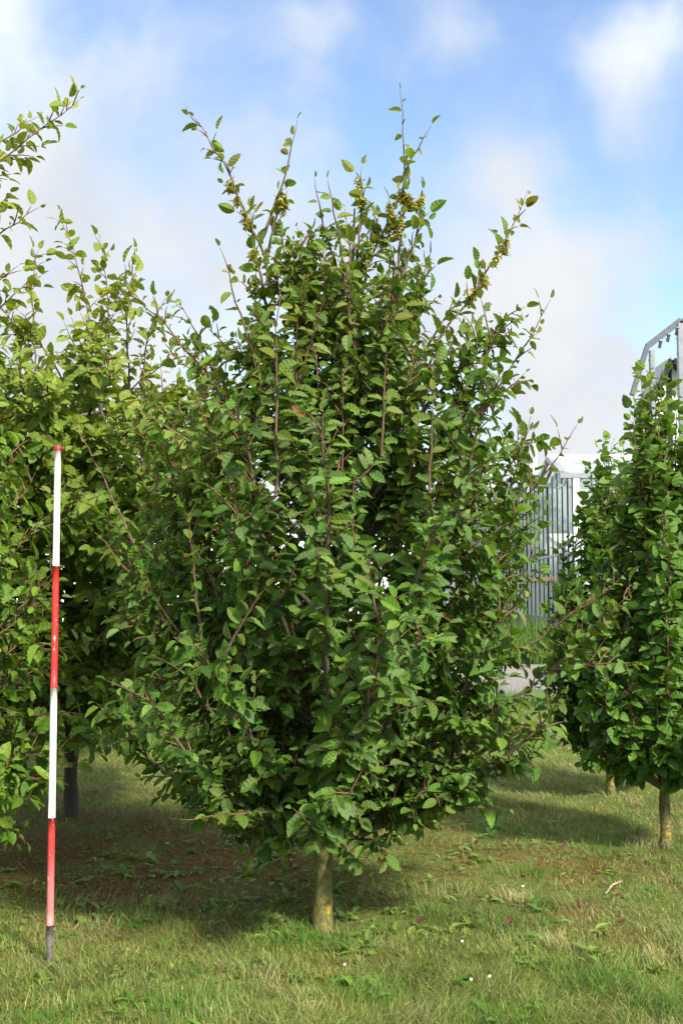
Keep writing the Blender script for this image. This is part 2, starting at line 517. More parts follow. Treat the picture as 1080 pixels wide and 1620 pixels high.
class Tree:
    def __init__(self, base, seed, leaf, cols, tip_cols, droop=0.35, leaf_sz=0.078):
        self.base = np.asarray(base, float)
        self.r = np.random.default_rng(seed)
        self.wood, self.trunk = Geo(), Geo()
        self.P, self.A, self.N, self.S, self.C = [], [], [], [], []
        self.leaf, self.cols, self.tip_cols = leaf, np.array(cols), np.array(tip_cols)
        self.droop, self.leaf_sz = droop, leaf_sz
        self.top = 3.0
        self.yellow = 1.0
        self.fruit_spots = []

    def curve(self, p0, p1, bend, n, jit):
        t = np.linspace(0, 1, n)[:, None]
        p0, p1 = np.asarray(p0, float), np.asarray(p1, float)
        c = (p0 + p1) / 2 + bend
        pts = (1 - t) ** 2 * p0 + 2 * t * (1 - t) * c + t * t * p1
        L = np.linalg.norm(p1 - p0)
        j = self.r.normal(0, 1, (n, 3)) * jit * L
        j[0] = 0
        j[-1] = 0
        return pts + j

    def leaves(self, pts, spacing, t0, size=1.0, young=0.0, drop=None, tipsmall=True):
        seg = np.linalg.norm(np.diff(pts, axis=0), axis=1)
        s = np.concatenate([[0], np.cumsum(seg)])
        L = s[-1]
        r = self.r
        d = t0 * L + r.random() * spacing
        side = 1 if r.random() < .5 else -1
        roll = r.normal(0, .35)
        drop = self.droop if drop is None else drop
        while d <= L:
            p = np.array([np.interp(d, s, pts[:, k]) for k in range(3)])
            q = np.array([np.interp(min(L, d + .02), s, pts[:, k]) for k in range(3)])
            o = np.array([np.interp(max(0, d - .02), s, pts[:, k]) for k in range(3)])
            tan = unit(q - o)
            out = p - self.base
            out[2] = 0
            out = unit(out + r.normal(0, .12, 3) * [1, 1, 0])
            steep = abs(tan[2])
            ref = unit(np.array([0, 0, 1.0]) * (1 - steep) + out * steep + [0, 0, .05])
            sd = unit(np.cross(tan, ref))
            sd = unit(sd + ref * roll)
            last = d + spacing > L
            if last:
                p = pts[-1].copy()
            if last:
                ax = tan + r.normal(0, .2, 3)
            else:
                ax = sd * side + tan * .5 + np.array([0, 0, -drop]) + r.normal(0, .24, 3)
            ax = unit(ax)
            nm = np.array([0, 0, .75]) + out * (.15 + .8 * r.random() ** 1.3) + r.normal(0, .38, 3)
            nm = unit(nm - ax * (nm @ ax))
            f = d / L
            sz = self.leaf_sz * size * (.58 + .72 * r.random())
            if tipsmall and f > .8:
                sz *= 1.0 - .55 * (f - .8) / .2
            self.P.append(p + ax * .008)
            self.A.append(ax)
            self.N.append(nm)
            self.S.append(sz)
            hfrac = np.clip((p[2] - self.base[2]) / self.top, 0, 1)
            c = self.cols[r.integers(len(self.cols))] * (.78 + .44 * r.random())
            yw = np.clip(young * (.3 + .7 * f) + .45 * max(0, hfrac - .5) / .38 * self.yellow + r.normal(0, .12), 0, 1)
            c = c * (1 - yw) + self.tip_cols[r.integers(len(self.tip_cols))] * yw
            if r.random() < .002:
                c = np.array([.17, .10, .025])
            self.C.append(c)
            d += spacing * (.75 + .5 * r.random())
            side = -side

    def shoot(self, p0, p1, bend=(0, 0, 0), r0=.004, spacing=.035, t0=.1, size=1.0, young=0.0, n=9, jit=.006, drop=None, leafy=True, red=1.0):
        pts = self.curve(p0, p1, np.asarray(bend, float), n, jit)
        rad = r0 * (1 - np.linspace(0, 1, n)) ** .8 + .0011
        k = np.clip(1 - rad / .009, 0, 1)[:, None] * red
        col = np.array([.11, .095, .065]) * (1 - k) + np.array([.155, .062, .028]) * k
        self.wood.tube(pts, rad, 5 if r0 < .008 else 7, col=col, cap=False)
        if leafy:
            self.leaves(pts, spacing, t0, size, young, drop)
        return pts

    def side_shoots(self, pts, t0, step, lmin, lmax, upb=.25, spacing=.035, young=0.0, size=1.0, drop=None, sub=0):
        seg = np.linalg.norm(np.diff(pts, axis=0), axis=1)
        s = np.concatenate([[0], np.cumsum(seg)])
        L = s[-1]
        r = self.r
        d = t0 * L + r.random() * step
        while d < L * .97:
            p = np.array([np.interp(d, s, pts[:, k]) for k in range(3)])
            q = np.array([np.interp(min(L, d + .03), s, pts[:, k]) for k in range(3)])
            tan = unit(q - p)
            lat = unit(np.cross(tan, unit(r.normal(0, 1, 3))))
            f = d / L
            ln = (lmin + (lmax - lmin) * r.random()) * (1 - .45 * f)
            di = unit(tan * .75 + lat * .85 + np.array([0, 0, upb]))
            e = p + di * ln
            sp = self.shoot(p, e, np.array([0, 0, .10 * ln]) + r.normal(0, .06, 3) * ln, r0=.0028 + .004 * ln, spacing=spacing, t0=.12, young=young, size=size, n=6, drop=drop)
            if sub:
                self.side_shoots(sp, .25, .09, .08, .18, upb, spacing, young, size, drop, 0)
            d += step * (.6 + .8 * r.random())

    def finish(self, name, label, cat, leafmat, trunkmat, group=None):
        root = thing(name, label, cat, self.base, 0, group)
        self.trunk.build('trunk', trunkmat, root, self.base, smooth=True)
        self.wood.build('branches', M_BARK, root, self.base, smooth=True)
        self.crown(root, leafmat)
        return root

    def crown(self, root, leafmat):
        P, A, N, S, C = (np.array(x) for x in (self.P, self.A, self.N, self.S, self.C))
        B = np.cross(A, N)
        var = self.r.choice(len(self.leaf), len(P), p=self.weights())
        g = Geo()
        for k, (T, Q, UV) in enumerate(self.leaf):
            m = var == k
            n = int(m.sum())
            if not n:
                continue
            V = P[m][:, None] + S[m][:, None, None] * (T[None, :, 0, None] * B[m][:, None] + T[None, :, 1, None] * A[m][:, None] + T[None, :, 2, None] * N[m][:, None])
            nv = len(T)
            q = (Q[None] + (np.arange(n) * nv)[:, None, None]).reshape(-1, 4)
            g.add(V.reshape(-1, 3), q, col=np.repeat(C[m], nv, 0), uv=np.tile(UV, (n, 1)))
        print(root.name, 'leaves', len(P))
        return g.build('crown', leafmat, root, self.base)

    def weights(self):
        w = np.ones(len(self.leaf))
        if len(self.leaf) > 3:
            w[3:] = .42
        return w / w.sum()


def profile(pairs):
    hs, rs = zip(*pairs)
    return lambda h: np.interp(h, hs, rs)


def trunk_tube(tr, pts, rads, col, flare=1.28, sides=16):
    pts = np.array(pts, float)
    n = 60
    t = np.linspace(0, 1, n)
    s = np.linspace(0, 1, len(pts))
    P = np.stack([np.interp(t, s, pts[:, k]) for k in range(3)], -1)
    for _ in range(2):
        P[1:-1] = (P[:-2] + 2 * P[1:-1] + P[2:]) / 4
    R = np.interp(t, s, rads)
    R = R * (1 + (flare - 1) * np.exp(-t * 30)) * (1 + .05 * np.sin(t * 61 + tr.base[0]) + .03 * np.sin(t * 133))
    P[:, 0] += .0025 * np.sin(t * 40 + tr.base[1])
    P[0, 2] -= .03
    tr.trunk.tube(P, R, sides, col=col)
    return P


GREEN = [(.054, .125, .015), (.072, .156, .018), (.104, .200, .023), (.042, .098, .016), (.094, .162, .045)]
YOUNG = [(.15, .20, .028), (.125, .19, .028), (.19, .205, .030), (.17, .15, .030)]


def grow(tr, prof, hmin, hmax, n_prim, rise, prim_t0, step, lmin, lmax, spacing, lead_tip, r_lead, upb=.25, young=.1, az_ok=None, bend=.16, size=1.0, drop_low=.35, lo=.76, sub=0):
    """leader with primaries whose tips lie on the crown's outline"""
    r = tr.r
    tr.top = hmax
    base = tr.base
    lead = tr.curve(base + [0, 0, .0], lead_tip, r.normal(0, .03, 3) * [1, 1, 0], 22, .004)
    tr.lead = lead
    k = 0
    golden = 2.39996
    az = r.random() * 6.28
    wts = np.array([prof(h) + .12 for h in np.linspace(hmin, hmax * .93, 60)])
    cdf = np.cumsum(wts) / wts.sum()
    for i in range(n_prim):
        ht = np.interp((i + .5 + r.normal(0, .2)) / n_prim, cdf, np.linspace(hmin, hmax * .93, 60))
        az += golden + r.normal(0, .25)
        rad = float(prof(ht)) * (lo + (1.16 - lo) * r.random())
        if az_ok is not None:
            rad *= az_ok(az, ht)
        ha = max(hmin * .8 + .04 * r.random(), ht - rad * math.tan(rise(ht / hmax)))
        t = np.clip(ha / (lead_tip[2] - base[2]), 0, .96)
        a = np.array([np.interp(t, np.linspace(0, 1, 22), lead[:, c]) for c in range(3)])
        a[2] = base[2] + ha
        cx = np.array([np.interp(np.clip(ht / (lead_tip[2] - base[2]), 0, 1), np.linspace(0, 1, 22), lead[:, c]) for c in range(2)])
        tip = np.array([cx[0] + rad * math.cos(az), cx[1] + rad * math.sin(az), base[2] + ht])
        ln = np.linalg.norm(tip - a)
        out = unit((tip - a) * [1, 1, 0] + 1e-6)
        bd = out * ln * bend + np.array([0, 0, -ln * bend * .6])
        if ht < .3 * hmax:
            bd = np.array([0, 0, ln * .06])
        low = np.clip(1 - ht / (hmax * .45), 0, 1)
        dr = tr.droop + drop_low * low
        r0 = .0045 + .0075 * ln
        pts = tr.shoot(a, tip, bd, r0=r0, spacing=spacing * 1.2, t0=.45, young=young, n=12, jit=.008, drop=dr, size=size)
        tr.side_shoots(pts, prim_t0, step, lmin, lmax, upb=upb * (1 - .9 * low), spacing=spacing, young=young, drop=dr, size=size)


# ---- the hornbeam in the middle
base = on_ground(511, 1472)
TD = float(base[1])
hb = Tree(base, 21, HI, GREEN, YOUNG, droop=.30, leaf_sz=.069)
hb.yellow = .6
hprof = profile([(.38, .22), (.50, .48), (.66, .70), (.85, .84), (1.2, .90), (1.6, .88), (2.0, .84), (2.35, .78), (2.6, .62), (2.85, .46), (3.1, .30), (3.35, .16), (3.6, .06)])
grow(hb, lambda h: 1.10 * hprof(h), .44, 3.3, 98, lambda f: math.radians(16 + 42 * min(1, f * 1.5)), .18, .040, .10, .34, .0215, at(560, 330, TD + .05), .03, young=.14, az_ok=lambda a, h: 1 - .20 * max(0, math.cos(a)) * (1.1 < h < 2.3) - .38 * max(0, -math.cos(a)) * (h < .95), lo=.66)
trunk_tube(hb, np.array([hb.lead[i] for i in (0, 3, 6, 9, 13, 17, 21)]), [.037, .036, .031, .026, .018, .011, .004], (.15, .14, .06))


def px_shoot(tr, D0, D1, a, b, bend=(0, 0, 0), **kw):
    p0, p1 = at(a[0], a[1], D0), at(b[0], b[1], D1)
    side = kw.pop('sides', None)
    lead = np.asarray(tr.lead)
    lead = np.stack([np.interp(np.linspace(0, 1, 120), np.linspace(0, 1, len(lead)), lead[:, k]) for k in range(3)], -1)
    wood = np.concatenate(tr.wood.v + [lead])
    cand = wood[wood[:, 2] < max(p0[2] + .05, lead[5, 2])]
    p0 = cand[np.argmin(((cand - p0) ** 2).sum(1))]
    pts = tr.shoot(p0, p1, bend, **kw)
    if side:
        tr.side_shoots(pts, *side, young=kw.get('young', .3))
    return pts


# long whips standing clear of the crown: start, tip, depths, bend
W = dict(r0=.007, spacing=.042, t0=.2, young=.55, n=12)
px_shoot(hb, TD, TD - .1, (450, 440), (308, 186), (.05, 0, .05), sides=(.35, .06, .05, .14), **W)
px_shoot(hb, TD, TD, (430, 372), (470, 190), (.04, 0, -.02), **dict(W, spacing=.05))
px_shoot(hb, TD, TD + .05, (590, 470), (632, 142), (.05, 0, -.05), **dict(W, spacing=.055, t0=.2))
px_shoot(hb, TD, TD + .05, (642, 250), (682, 198), (0, 0, 0), **dict(W, spacing=.05, r0=.003))
px_shoot(hb, TD, TD + .1, (640, 640), (832, 308), (.06, 0, -.06), sides=(.45, .05, .06, .13), **dict(W, spacing=.04))
px_shoot(hb, TD, TD, (690, 760), (870, 474), (.05, 0, -.05), sides=(.4, .10, .08, .2), **W)
px_shoot(hb, TD, TD - .1, (720, 900), (912, 672), (.05, 0, -.05), sides=(.2, .10, .08, .2), **W)
px_shoot(hb, TD, TD - .2, (730, 840), (838, 678), (.02, 0, -.04), sides=(.2, .12, .08, .2), **W)
px_shoot(hb, TD, TD - .2, (440, 640), (348, 392), (.0, 0, .06), **W)
px_shoot(hb, TD, TD - .1, (430, 720), (190, 445), (-.02, 0, .10), sides=(.3, .06, .06, .18), **dict(W, spacing=.045))
px_shoot(hb, TD, TD - .2, (540, 480), (497, 283), (-.03, 0, .0), **W)
px_shoot(hb, TD, TD - .2, (536, 470), (518, 285), (.02, 0, .0), **W)
px_shoot(hb, TD, TD, (600, 560), (682, 392), (.04, 0, -.02), sides=(.3, .08, .06, .14), **W)
px_shoot(hb, TD, TD, (560, 480), (572, 262), (.02, 0, -.02), sides=(.3, .07, .05, .12), **dict(W, spacing=.04))
px_shoot(hb, TD, TD, (600, 440), (668, 300), (.04, 0, -.02), sides=(.2, .05, .05, .12), **dict(W, spacing=.04))
px_shoot(hb, TD, TD, (440, 500), (395, 330), (-.02, 0, .02), sides=(.2, .06, .05, .12), **dict(W, spacing=.04))
px_shoot(hb, TD, TD, (450, 420), (455, 300), (-.02, 0, .02), sides=(.2, .06, .05, .12), **dict(W, spacing=.04))
px_shoot(hb, TD, TD + .1, (330, 640), (288, 485), (.0, 0, .03), sides=(.2, .08, .06, .14), **W)
for a, b in [((560, 520), (545, 330)), ((600, 520), (640, 380)), ((520, 540), (470, 360)), ((480, 540), (420, 420)), ((620, 540), (690, 470)), ((560, 480), (600, 340)), ((470, 500), (440, 360)), ((580, 450), (640, 300)),
             ((640, 600), (730, 470)), ((400, 600), (330, 520)), ((660, 640), (780, 520))]:
    px_shoot(hb, TD + hb.r.normal(0, .08), TD + hb.r.normal(0, .2), a, b, (0, 0, .02), sides=(.15, .05, .06, .16), r0=.007, spacing=.04, t0=.1, young=.4, n=10)
# reddish leaders on the near side of the crown
for a, b, d0, d1 in [((425, 780), (440, 440), -.5, -.62), ((330, 960), (300, 830), -.7, -.85), ((520, 620), (515, 470), -.45, -.5), ((585, 720), (610, 560), -.5, -.62), ((400, 1000), (420, 930), -.75, -.88),
                     ((660, 760), (685, 620), -.5, -.6), ((540, 640), (470, 500), -.4, -.5), ((530, 960), (520, 890), -.7, -.85), ((480, 1290), (285, 1297), -.25, -.75), ((250, 880), (118, 668), -.1, -.25),
                     ((300, 1000), (150, 842), -.2, -.35), ((620, 1100), (618, 1000), -.7, -.82), ((330, 720), (205, 640), -.3, -.4), ((620, 1290), (752, 1278), -.1, -.35), ((760, 1010), (850, 900), -.3, -.45)]:
    px_shoot(hb, TD + d0, TD + d1, a, b, (0, 0, .02), r0=.006, spacing=.032, t0=.08, young=.55, n=10)
# upright shoots filling the upper crown
for i in range(46):
    a = hb.r.random() * 6.28
    h1 = 2.15 + 1.0 * hb.r.random()
    rr = float(hprof(h1)) * (.25 + .75 * hb.r.random() ** .7)
    h0 = h1 - .45 - .5 * hb.r.random()
    p1 = base + [rr * math.cos(a) + .06, rr * math.sin(a), h1]
    li = np.interp(h0, hb.lead[:, 2] - base[2], np.arange(22))
    p0 = hb.lead[int(li)] + [.35 * rr * math.cos(a), .35 * rr * math.sin(a), 0]
    pts = hb.shoot(p0, p1, (.08 * math.cos(a), .08 * math.sin(a), -.05), r0=.007, spacing=.03, t0=.2, young=.25, n=10)
    hb.side_shoots(pts, .2, .05, .07, .22, upb=.2, spacing=.027, young=.2)
# broad lower and middle limbs filling out the crown's flanks
for a, b, dd, z in [((560, 1180), (835, 1015), -.3, .06), ((560, 1100), (850, 880), -.15, .05), ((560, 1230), (800, 1130), -.1, .06), ((480, 1150), (185, 965), -.25, .06), ((480, 1160), (240, 1070), -.3, .02),
                    ((470, 1060), (195, 850), .0, .06), ((480, 1180), (205, 1040), .15, .06), ((540, 1020), (860, 800), .1, .05), ((560, 900), (835, 680), -.15, .05), ((580, 820), (830, 590), .05, .04), ((480, 860), (225, 620), .05, .04), ((470, 900), (210, 680), -.25, .05), ((500, 760), (270, 560), -.1, .03), ((590, 740), (790, 520), -.05, .03), ((470, 960), (215, 740), -.2, .05), ((560, 1250), (700, 1255), -.4, .05)]:
    px_shoot(hb, TD, TD + dd, a, b, (0, 0, -z if b[1] > 1000 else .03), r0=.010, spacing=.03, t0=.4, young=.22, n=12, sides=(.25, .042, .10, .30, .1))
# low branches reaching out to the right across the columnar trees
pts = px_shoot(hb, TD, TD - .35, (600, 1190), (880, 1055), (.02, 0, -.05), r0=.013, spacing=.05, t0=.4, young=.25, n=12, sides=(.25, .055, .08, .2))
px_shoot(hb, TD - .34, TD - .45, (872, 1060), (1000, 935), (0, 0, -.02), r0=.005, spacing=.026, t0=.02, young=.5, n=10, size=1.2, sides=(.05, .045, .08, .18))
px_shoot(hb, TD - .34, TD - .5, (872, 1060), (1010, 1050), (0, 0, .02), r0=.005, spacing=.028, t0=.05, young=.4, n=10, size=1.2, sides=(.05, .05, .08, .16))
px_shoot(hb, TD, TD - .35, (640, 1130), (990, 905), (.02, 0, -.08), r0=.010, spacing=.035, t0=.3, young=.35, n=14, sides=(.3, .06, .08, .2))
px_shoot(hb, TD, TD - .2, (560, 1290), (760, 1215), (.02, 0, .05), r0=.009, spacing=.04, t0=.3, n=10, sides=(.3, .10, .08, .2))
px_shoot(hb, TD, TD + .1, (470, 1230), (205, 1235), (.02, 0, .06), r0=.009, spacing=.04, t0=.4, n=10, sides=(.3, .10, .06, .16))
hornbeam = hb.finish('hornbeam_tree', 'full hornbeam with lichen spotted trunk and upright shoots in the middle of the lawn', 'tree', M_LEAF, M_TRUNK)


def fruit_mesh():
    """hanging cluster of three lobed bracts, like a loose hop"""
    g = Geo()
    r = np.random.default_rng(8)
    g.tube([(0, 0, 0), (0, 0, -.025), (.002, 0, -.07)], [.0012, .0012, .0008], 4, col=(.16, .12, .05))
    for i in range(22):
        z = -.015 - .058 * i / 22
        a = i * 2.4 + r.normal(0, .2)
        out = np.array([math.cos(a), math.sin(a), 0])
        s = np.array([-math.sin(a), math.cos(a), 0])
        L = .028 + .010 * r.random()
        ax = unit(out * .85 + np.array([0, 0, -.55]) + r.normal(0, .12, 3))
        p = np.array([0, 0, z])
        c = np.array([.46, .43, .08]) * (.7 + .5 * r.random())
        v = [p - s * .002, p + s * .002, p + ax * L * .5 + s * .007, p + ax * L, p + ax * L * .5 - s * .007]
        v2 = [p + ax * .004, p + unit(ax + s * 1.1) * L * .62, p + ax * L * .35]
        v3 = [p + ax * .004, p + ax * L * .35, p + unit(ax - s * 1.1) * L * .62]
        g.add(v, [(0, 1, 2, 4)], [(4, 2, 3)], col=c)
        g.add(v2 + v3, None, [(0, 1, 2), (3, 4, 5)], col=c * .92)
    return g


spots = [(572, 270), (590, 275), (566, 300), (600, 305), (620, 300), (630, 325), (618, 345), (640, 300), (652, 285), (668, 292), (680, 298), (610, 330), (600, 350), (585, 330), (612, 370),
         (628, 360), (640, 350), (607, 392), (582, 395), (395, 300), (402, 315), (393, 330), (380, 290), (430, 295), (450, 300), (462, 290), (440, 310), (430, 280), (415, 400), (440, 430),
         (432, 448), (520, 520), (545, 480), (470, 470), (410, 450), (660, 310), (672, 300), (596, 410), (625, 385), (300, 560), (345, 575), (820, 335), (800, 370), (790, 400), (770, 430), (760, 455), (500, 420)]
fmesh = None
twigs = np.concatenate(hb.wood.v)
for i, (x, y) in enumerate(spots):
    if fmesh is None:
        o = fruit_mesh().build('fruit_cluster', M_FRUIT, hornbeam)
        fmesh = o
    else:
        o = fmesh.copy()
        scene.collection.objects.link(o)
        o.parent = hornbeam
    p = at(x, y - 6, TD + rng.normal(0, .07))
    p = twigs[np.argsort(((twigs - p) ** 2).sum(1))[rng.integers(40)]] - base
    o.location = p
    o.rotation_euler = (rng.normal(0, .25), rng.normal(0, .25), rng.random() * 6.3)
    s = .85 + .4 * rng.random()
    o.scale = (s, s, s)

# ---- trees on the left
abase = on_ground(112, 1290)
AD = float(abase[1])
GREEN_L = [(.080, .165, .016), (.105, .200, .019), (.130, .225, .022), (.062, .135, .016)]
YOUNG_L = [(.20, .225, .026), (.165, .21, .026)]
ta = Tree(abase, 33, MID, GREEN_L, YOUNG_L, droop=.30, leaf_sz=.092)
ta.yellow = .8
aprof = profile([(.6, .5), (.9, .95), (1.3, 1.15), (1.9, 1.2), (2.4, 1.2), (2.75, 1.12), (3.0, .95), (3.2, .5)])
grow(ta, aprof, .62, 3.32, 150, lambda f: math.radians(6 + 16 * f), .22, .05, .14, .42, .032, at(105, 585, AD), .03, young=.40, upb=.06)
trunk_tube(ta, np.array([ta.lead[i] for i in (0, 3, 6, 9, 13, 17, 21)]), [.045, .042, .036, .030, .022, .013, .005], (.05, .043, .03))
WL = dict(r0=.007, spacing=.05, t0=.2, young=.6, n=12)
for a, b, d in [((150, 640), (95, 335), 0), ((190, 640), (215, 400), -.1), ((60, 620), (62, 395), .1), ((170, 650), (158, 378), .1), ((230, 660), (262, 470), -.2), ((120, 620), (12, 505), .1),
                ((180, 660), (300, 560), .1), ((130, 620), (205, 455), -.2), ((60, 620), (-20, 470), .2)]:
    px_shoot(ta, AD, AD + d, a, b, (.10 * (1 if b[0] < a[0] else -1), 0, .10), sides=(.25, .07, .08, .20, .05), **WL)
ta.finish('hornbeam_tree', 'broad bushy tree behind the red and white pole', 'tree', M_LEAF2, M_BARK)

bbase = on_ground(-265, 1425)
BD = float(bbase[1])
tb = Tree(bbase, 45, MID, GREEN_L, YOUNG_L, droop=.34, leaf_sz=.084)
bprof = profile([(.38, .5), (.6, .95), (1.0, 1.08), (1.6, 1.04), (2.1, .95), (2.5, .78), (3.0, .62), (3.6, .45), (4.2, .2)])
grow(tb, bprof, .40, 3.9, 100, lambda f: math.radians(12 + 34 * min(1, f * 1.4)), .25, .055, .14, .40, .034, at(-260, 100, BD), .03, young=.2)
trunk_tube(tb, np.array([tb.lead[i] for i in (0, 3, 6, 9, 13, 17, 21)]), [.055, .05, .042, .034, .024, .014, .005], (.10, .09, .07))
for a, b, d, st in [((-150, 420), (126, 158), 0, .05), ((-130, 330), (60, 185), .1, .06), ((-120, 470), (62, 328), -.1, .09), ((-100, 600), (52, 440), .1, .09), ((-140, 560), (30, 420), -.1, .09), ((-110, 400), (10, 330), .2, .08),
                    ((-80, 1120), (150, 1130), -.1, .07), ((-90, 1200), (110, 1190), -.2, .07), ((-60, 1060), (170, 1020), .1, .07), ((-80, 1250), (60, 1270), -.3, .05), ((-120, 1300), (40, 1330), -.35, .05), ((-100, 1220), (95, 1240), -.25, .05), ((-100, 1150), (190, 1185), .1, .05), ((-120, 1280), (10, 1300), -.5, .05), ((-60, 1090), (200, 1090), .3, .06), ((-80, 1180), (60, 1010), -.3, .09), ((-100, 1280), (70, 1180), -.3, .08), ((-80, 1330), (126, 1205), -.15, .10)]:
    px_shoot(tb, BD, BD + d, a, b, (-.02, 0, .05), sides=(.3, st, .08, .22), **dict(WL, young=.55 if b[1] < 800 else .1))
tb.finish('hornbeam_tree', 'tall tree at the left edge, its trunk cut off by the frame', 'tree', M_LEAF2, M_BARK)

# ---- columnar trees on the right
GREEN_R = [(.042, .106, .011), (.056, .134, .013), (.076, .164, .016)]
YOUNG_R = [(.13, .21, .030), (.11, .185, .028)]


def columnar(px, py, D, seed, prof, hmin, hmax, n, lead, spires, label, spire_range):
    b = on_ground(px, py)
    D = float(b[1])
    t = Tree(b, seed, LIN, GREEN_R, YOUNG_R, droop=.25, leaf_sz=.076)
    grow(t, prof, hmin, hmax, n, lambda f: math.radians(52 + 22 * min(1, f * 1.6)), .16, .040, .07, .19, .026, at(*lead, D), .02, upb=.55, young=.16, bend=.28, drop_low=.9)
    trunk_tube(t, np.array([t.lead[i] for i in (0, 3, 6, 9, 13, 17, 21)]), [.030, .029, .026, .022, .016, .010, .004], (.095, .083, .055))
    for a, e, d in spires:
        px_shoot(t, D + d, D + d, a, e, (0, 0, 0), r0=.006, spacing=.026, t0=.05, young=.4, n=12, size=.9, sides=(.1, .07, .05, .10, .6))
    # inner dense column of upright shoots
    for i in range(44):
        az = t.r.random() * 6.28
        h0 = hmin + .1 + (hmax - hmin) * .55 * t.r.random()
        h1 = h0 + spire_range * (.6 + .6 * t.r.random())
        h1 = min(h1, hmax * .97)
        rr = float(prof(h1)) * (.55 + .45 * t.r.random())
        r1 = float(prof(h0)) * .5 * t.r.random()
        p0 = b + [r1 * math.cos(az), r1 * math.sin(az), h0]
        p1 = b + [rr * math.cos(az), rr * math.sin(az), h1]
        pts = t.shoot(p0, p1, (0, 0, 0), r0=.006, spacing=.03, t0=.1, young=.2, n=9)
        t.side_shoots(pts, .2, .08, .05, .12, upb=.6, spacing=.03, young=.15)
    return t.finish('columnar_tree', label, 'tree', M_LEAF2, M_TRUNK, 'columnar trees on the right')


columnar(1052, 1342, 6.15, 51, profile([(.36, .2), (.5, .38), (.75, .46), (1.1, .48), (1.5, .39), (1.9, .27), (2.2, .17), (2.5, .11), (2.75, .06)]), .40, 2.6, 52, (1052, 640),
         [((1020, 840), (1012, 580), -.05), ((1050, 820), (1052, 592), .0), ((1035, 840), (1034, 600), .1), ((1075, 860), (1090, 690), .0), ((1000, 860), (1002, 640), .1), ((1062, 840), (1072, 620), .1), ((1030, 760), (1026, 575), .0), ((1042, 760), (1046, 585), -.05), ((1010, 800), (1000, 660), -.1)],
         'nearer of the two columnar trees, standing at the right edge', .8)
columnar(965, 1258, 7.7, 63, profile([(.24, .2), (.38, .40), (.6, .54), (1.0, .56), (1.4, .44), (1.8, .29), (2.15, .16), (2.45, .09), (2.7, .04)]), .30, 2.6, 56, (962, 720),
         [((955, 900), (953, 684), 0), ((938, 900), (932, 740), .1), ((985, 900), (985, 705), .1), ((905, 1000), (898, 850), .0), ((880, 1040), (872, 910), -.1), ((925, 920), (920, 800), .1), ((965, 900), (968, 700), -.1)],
         'farther of the two columnar trees, its crown left of the nearer one', .7)

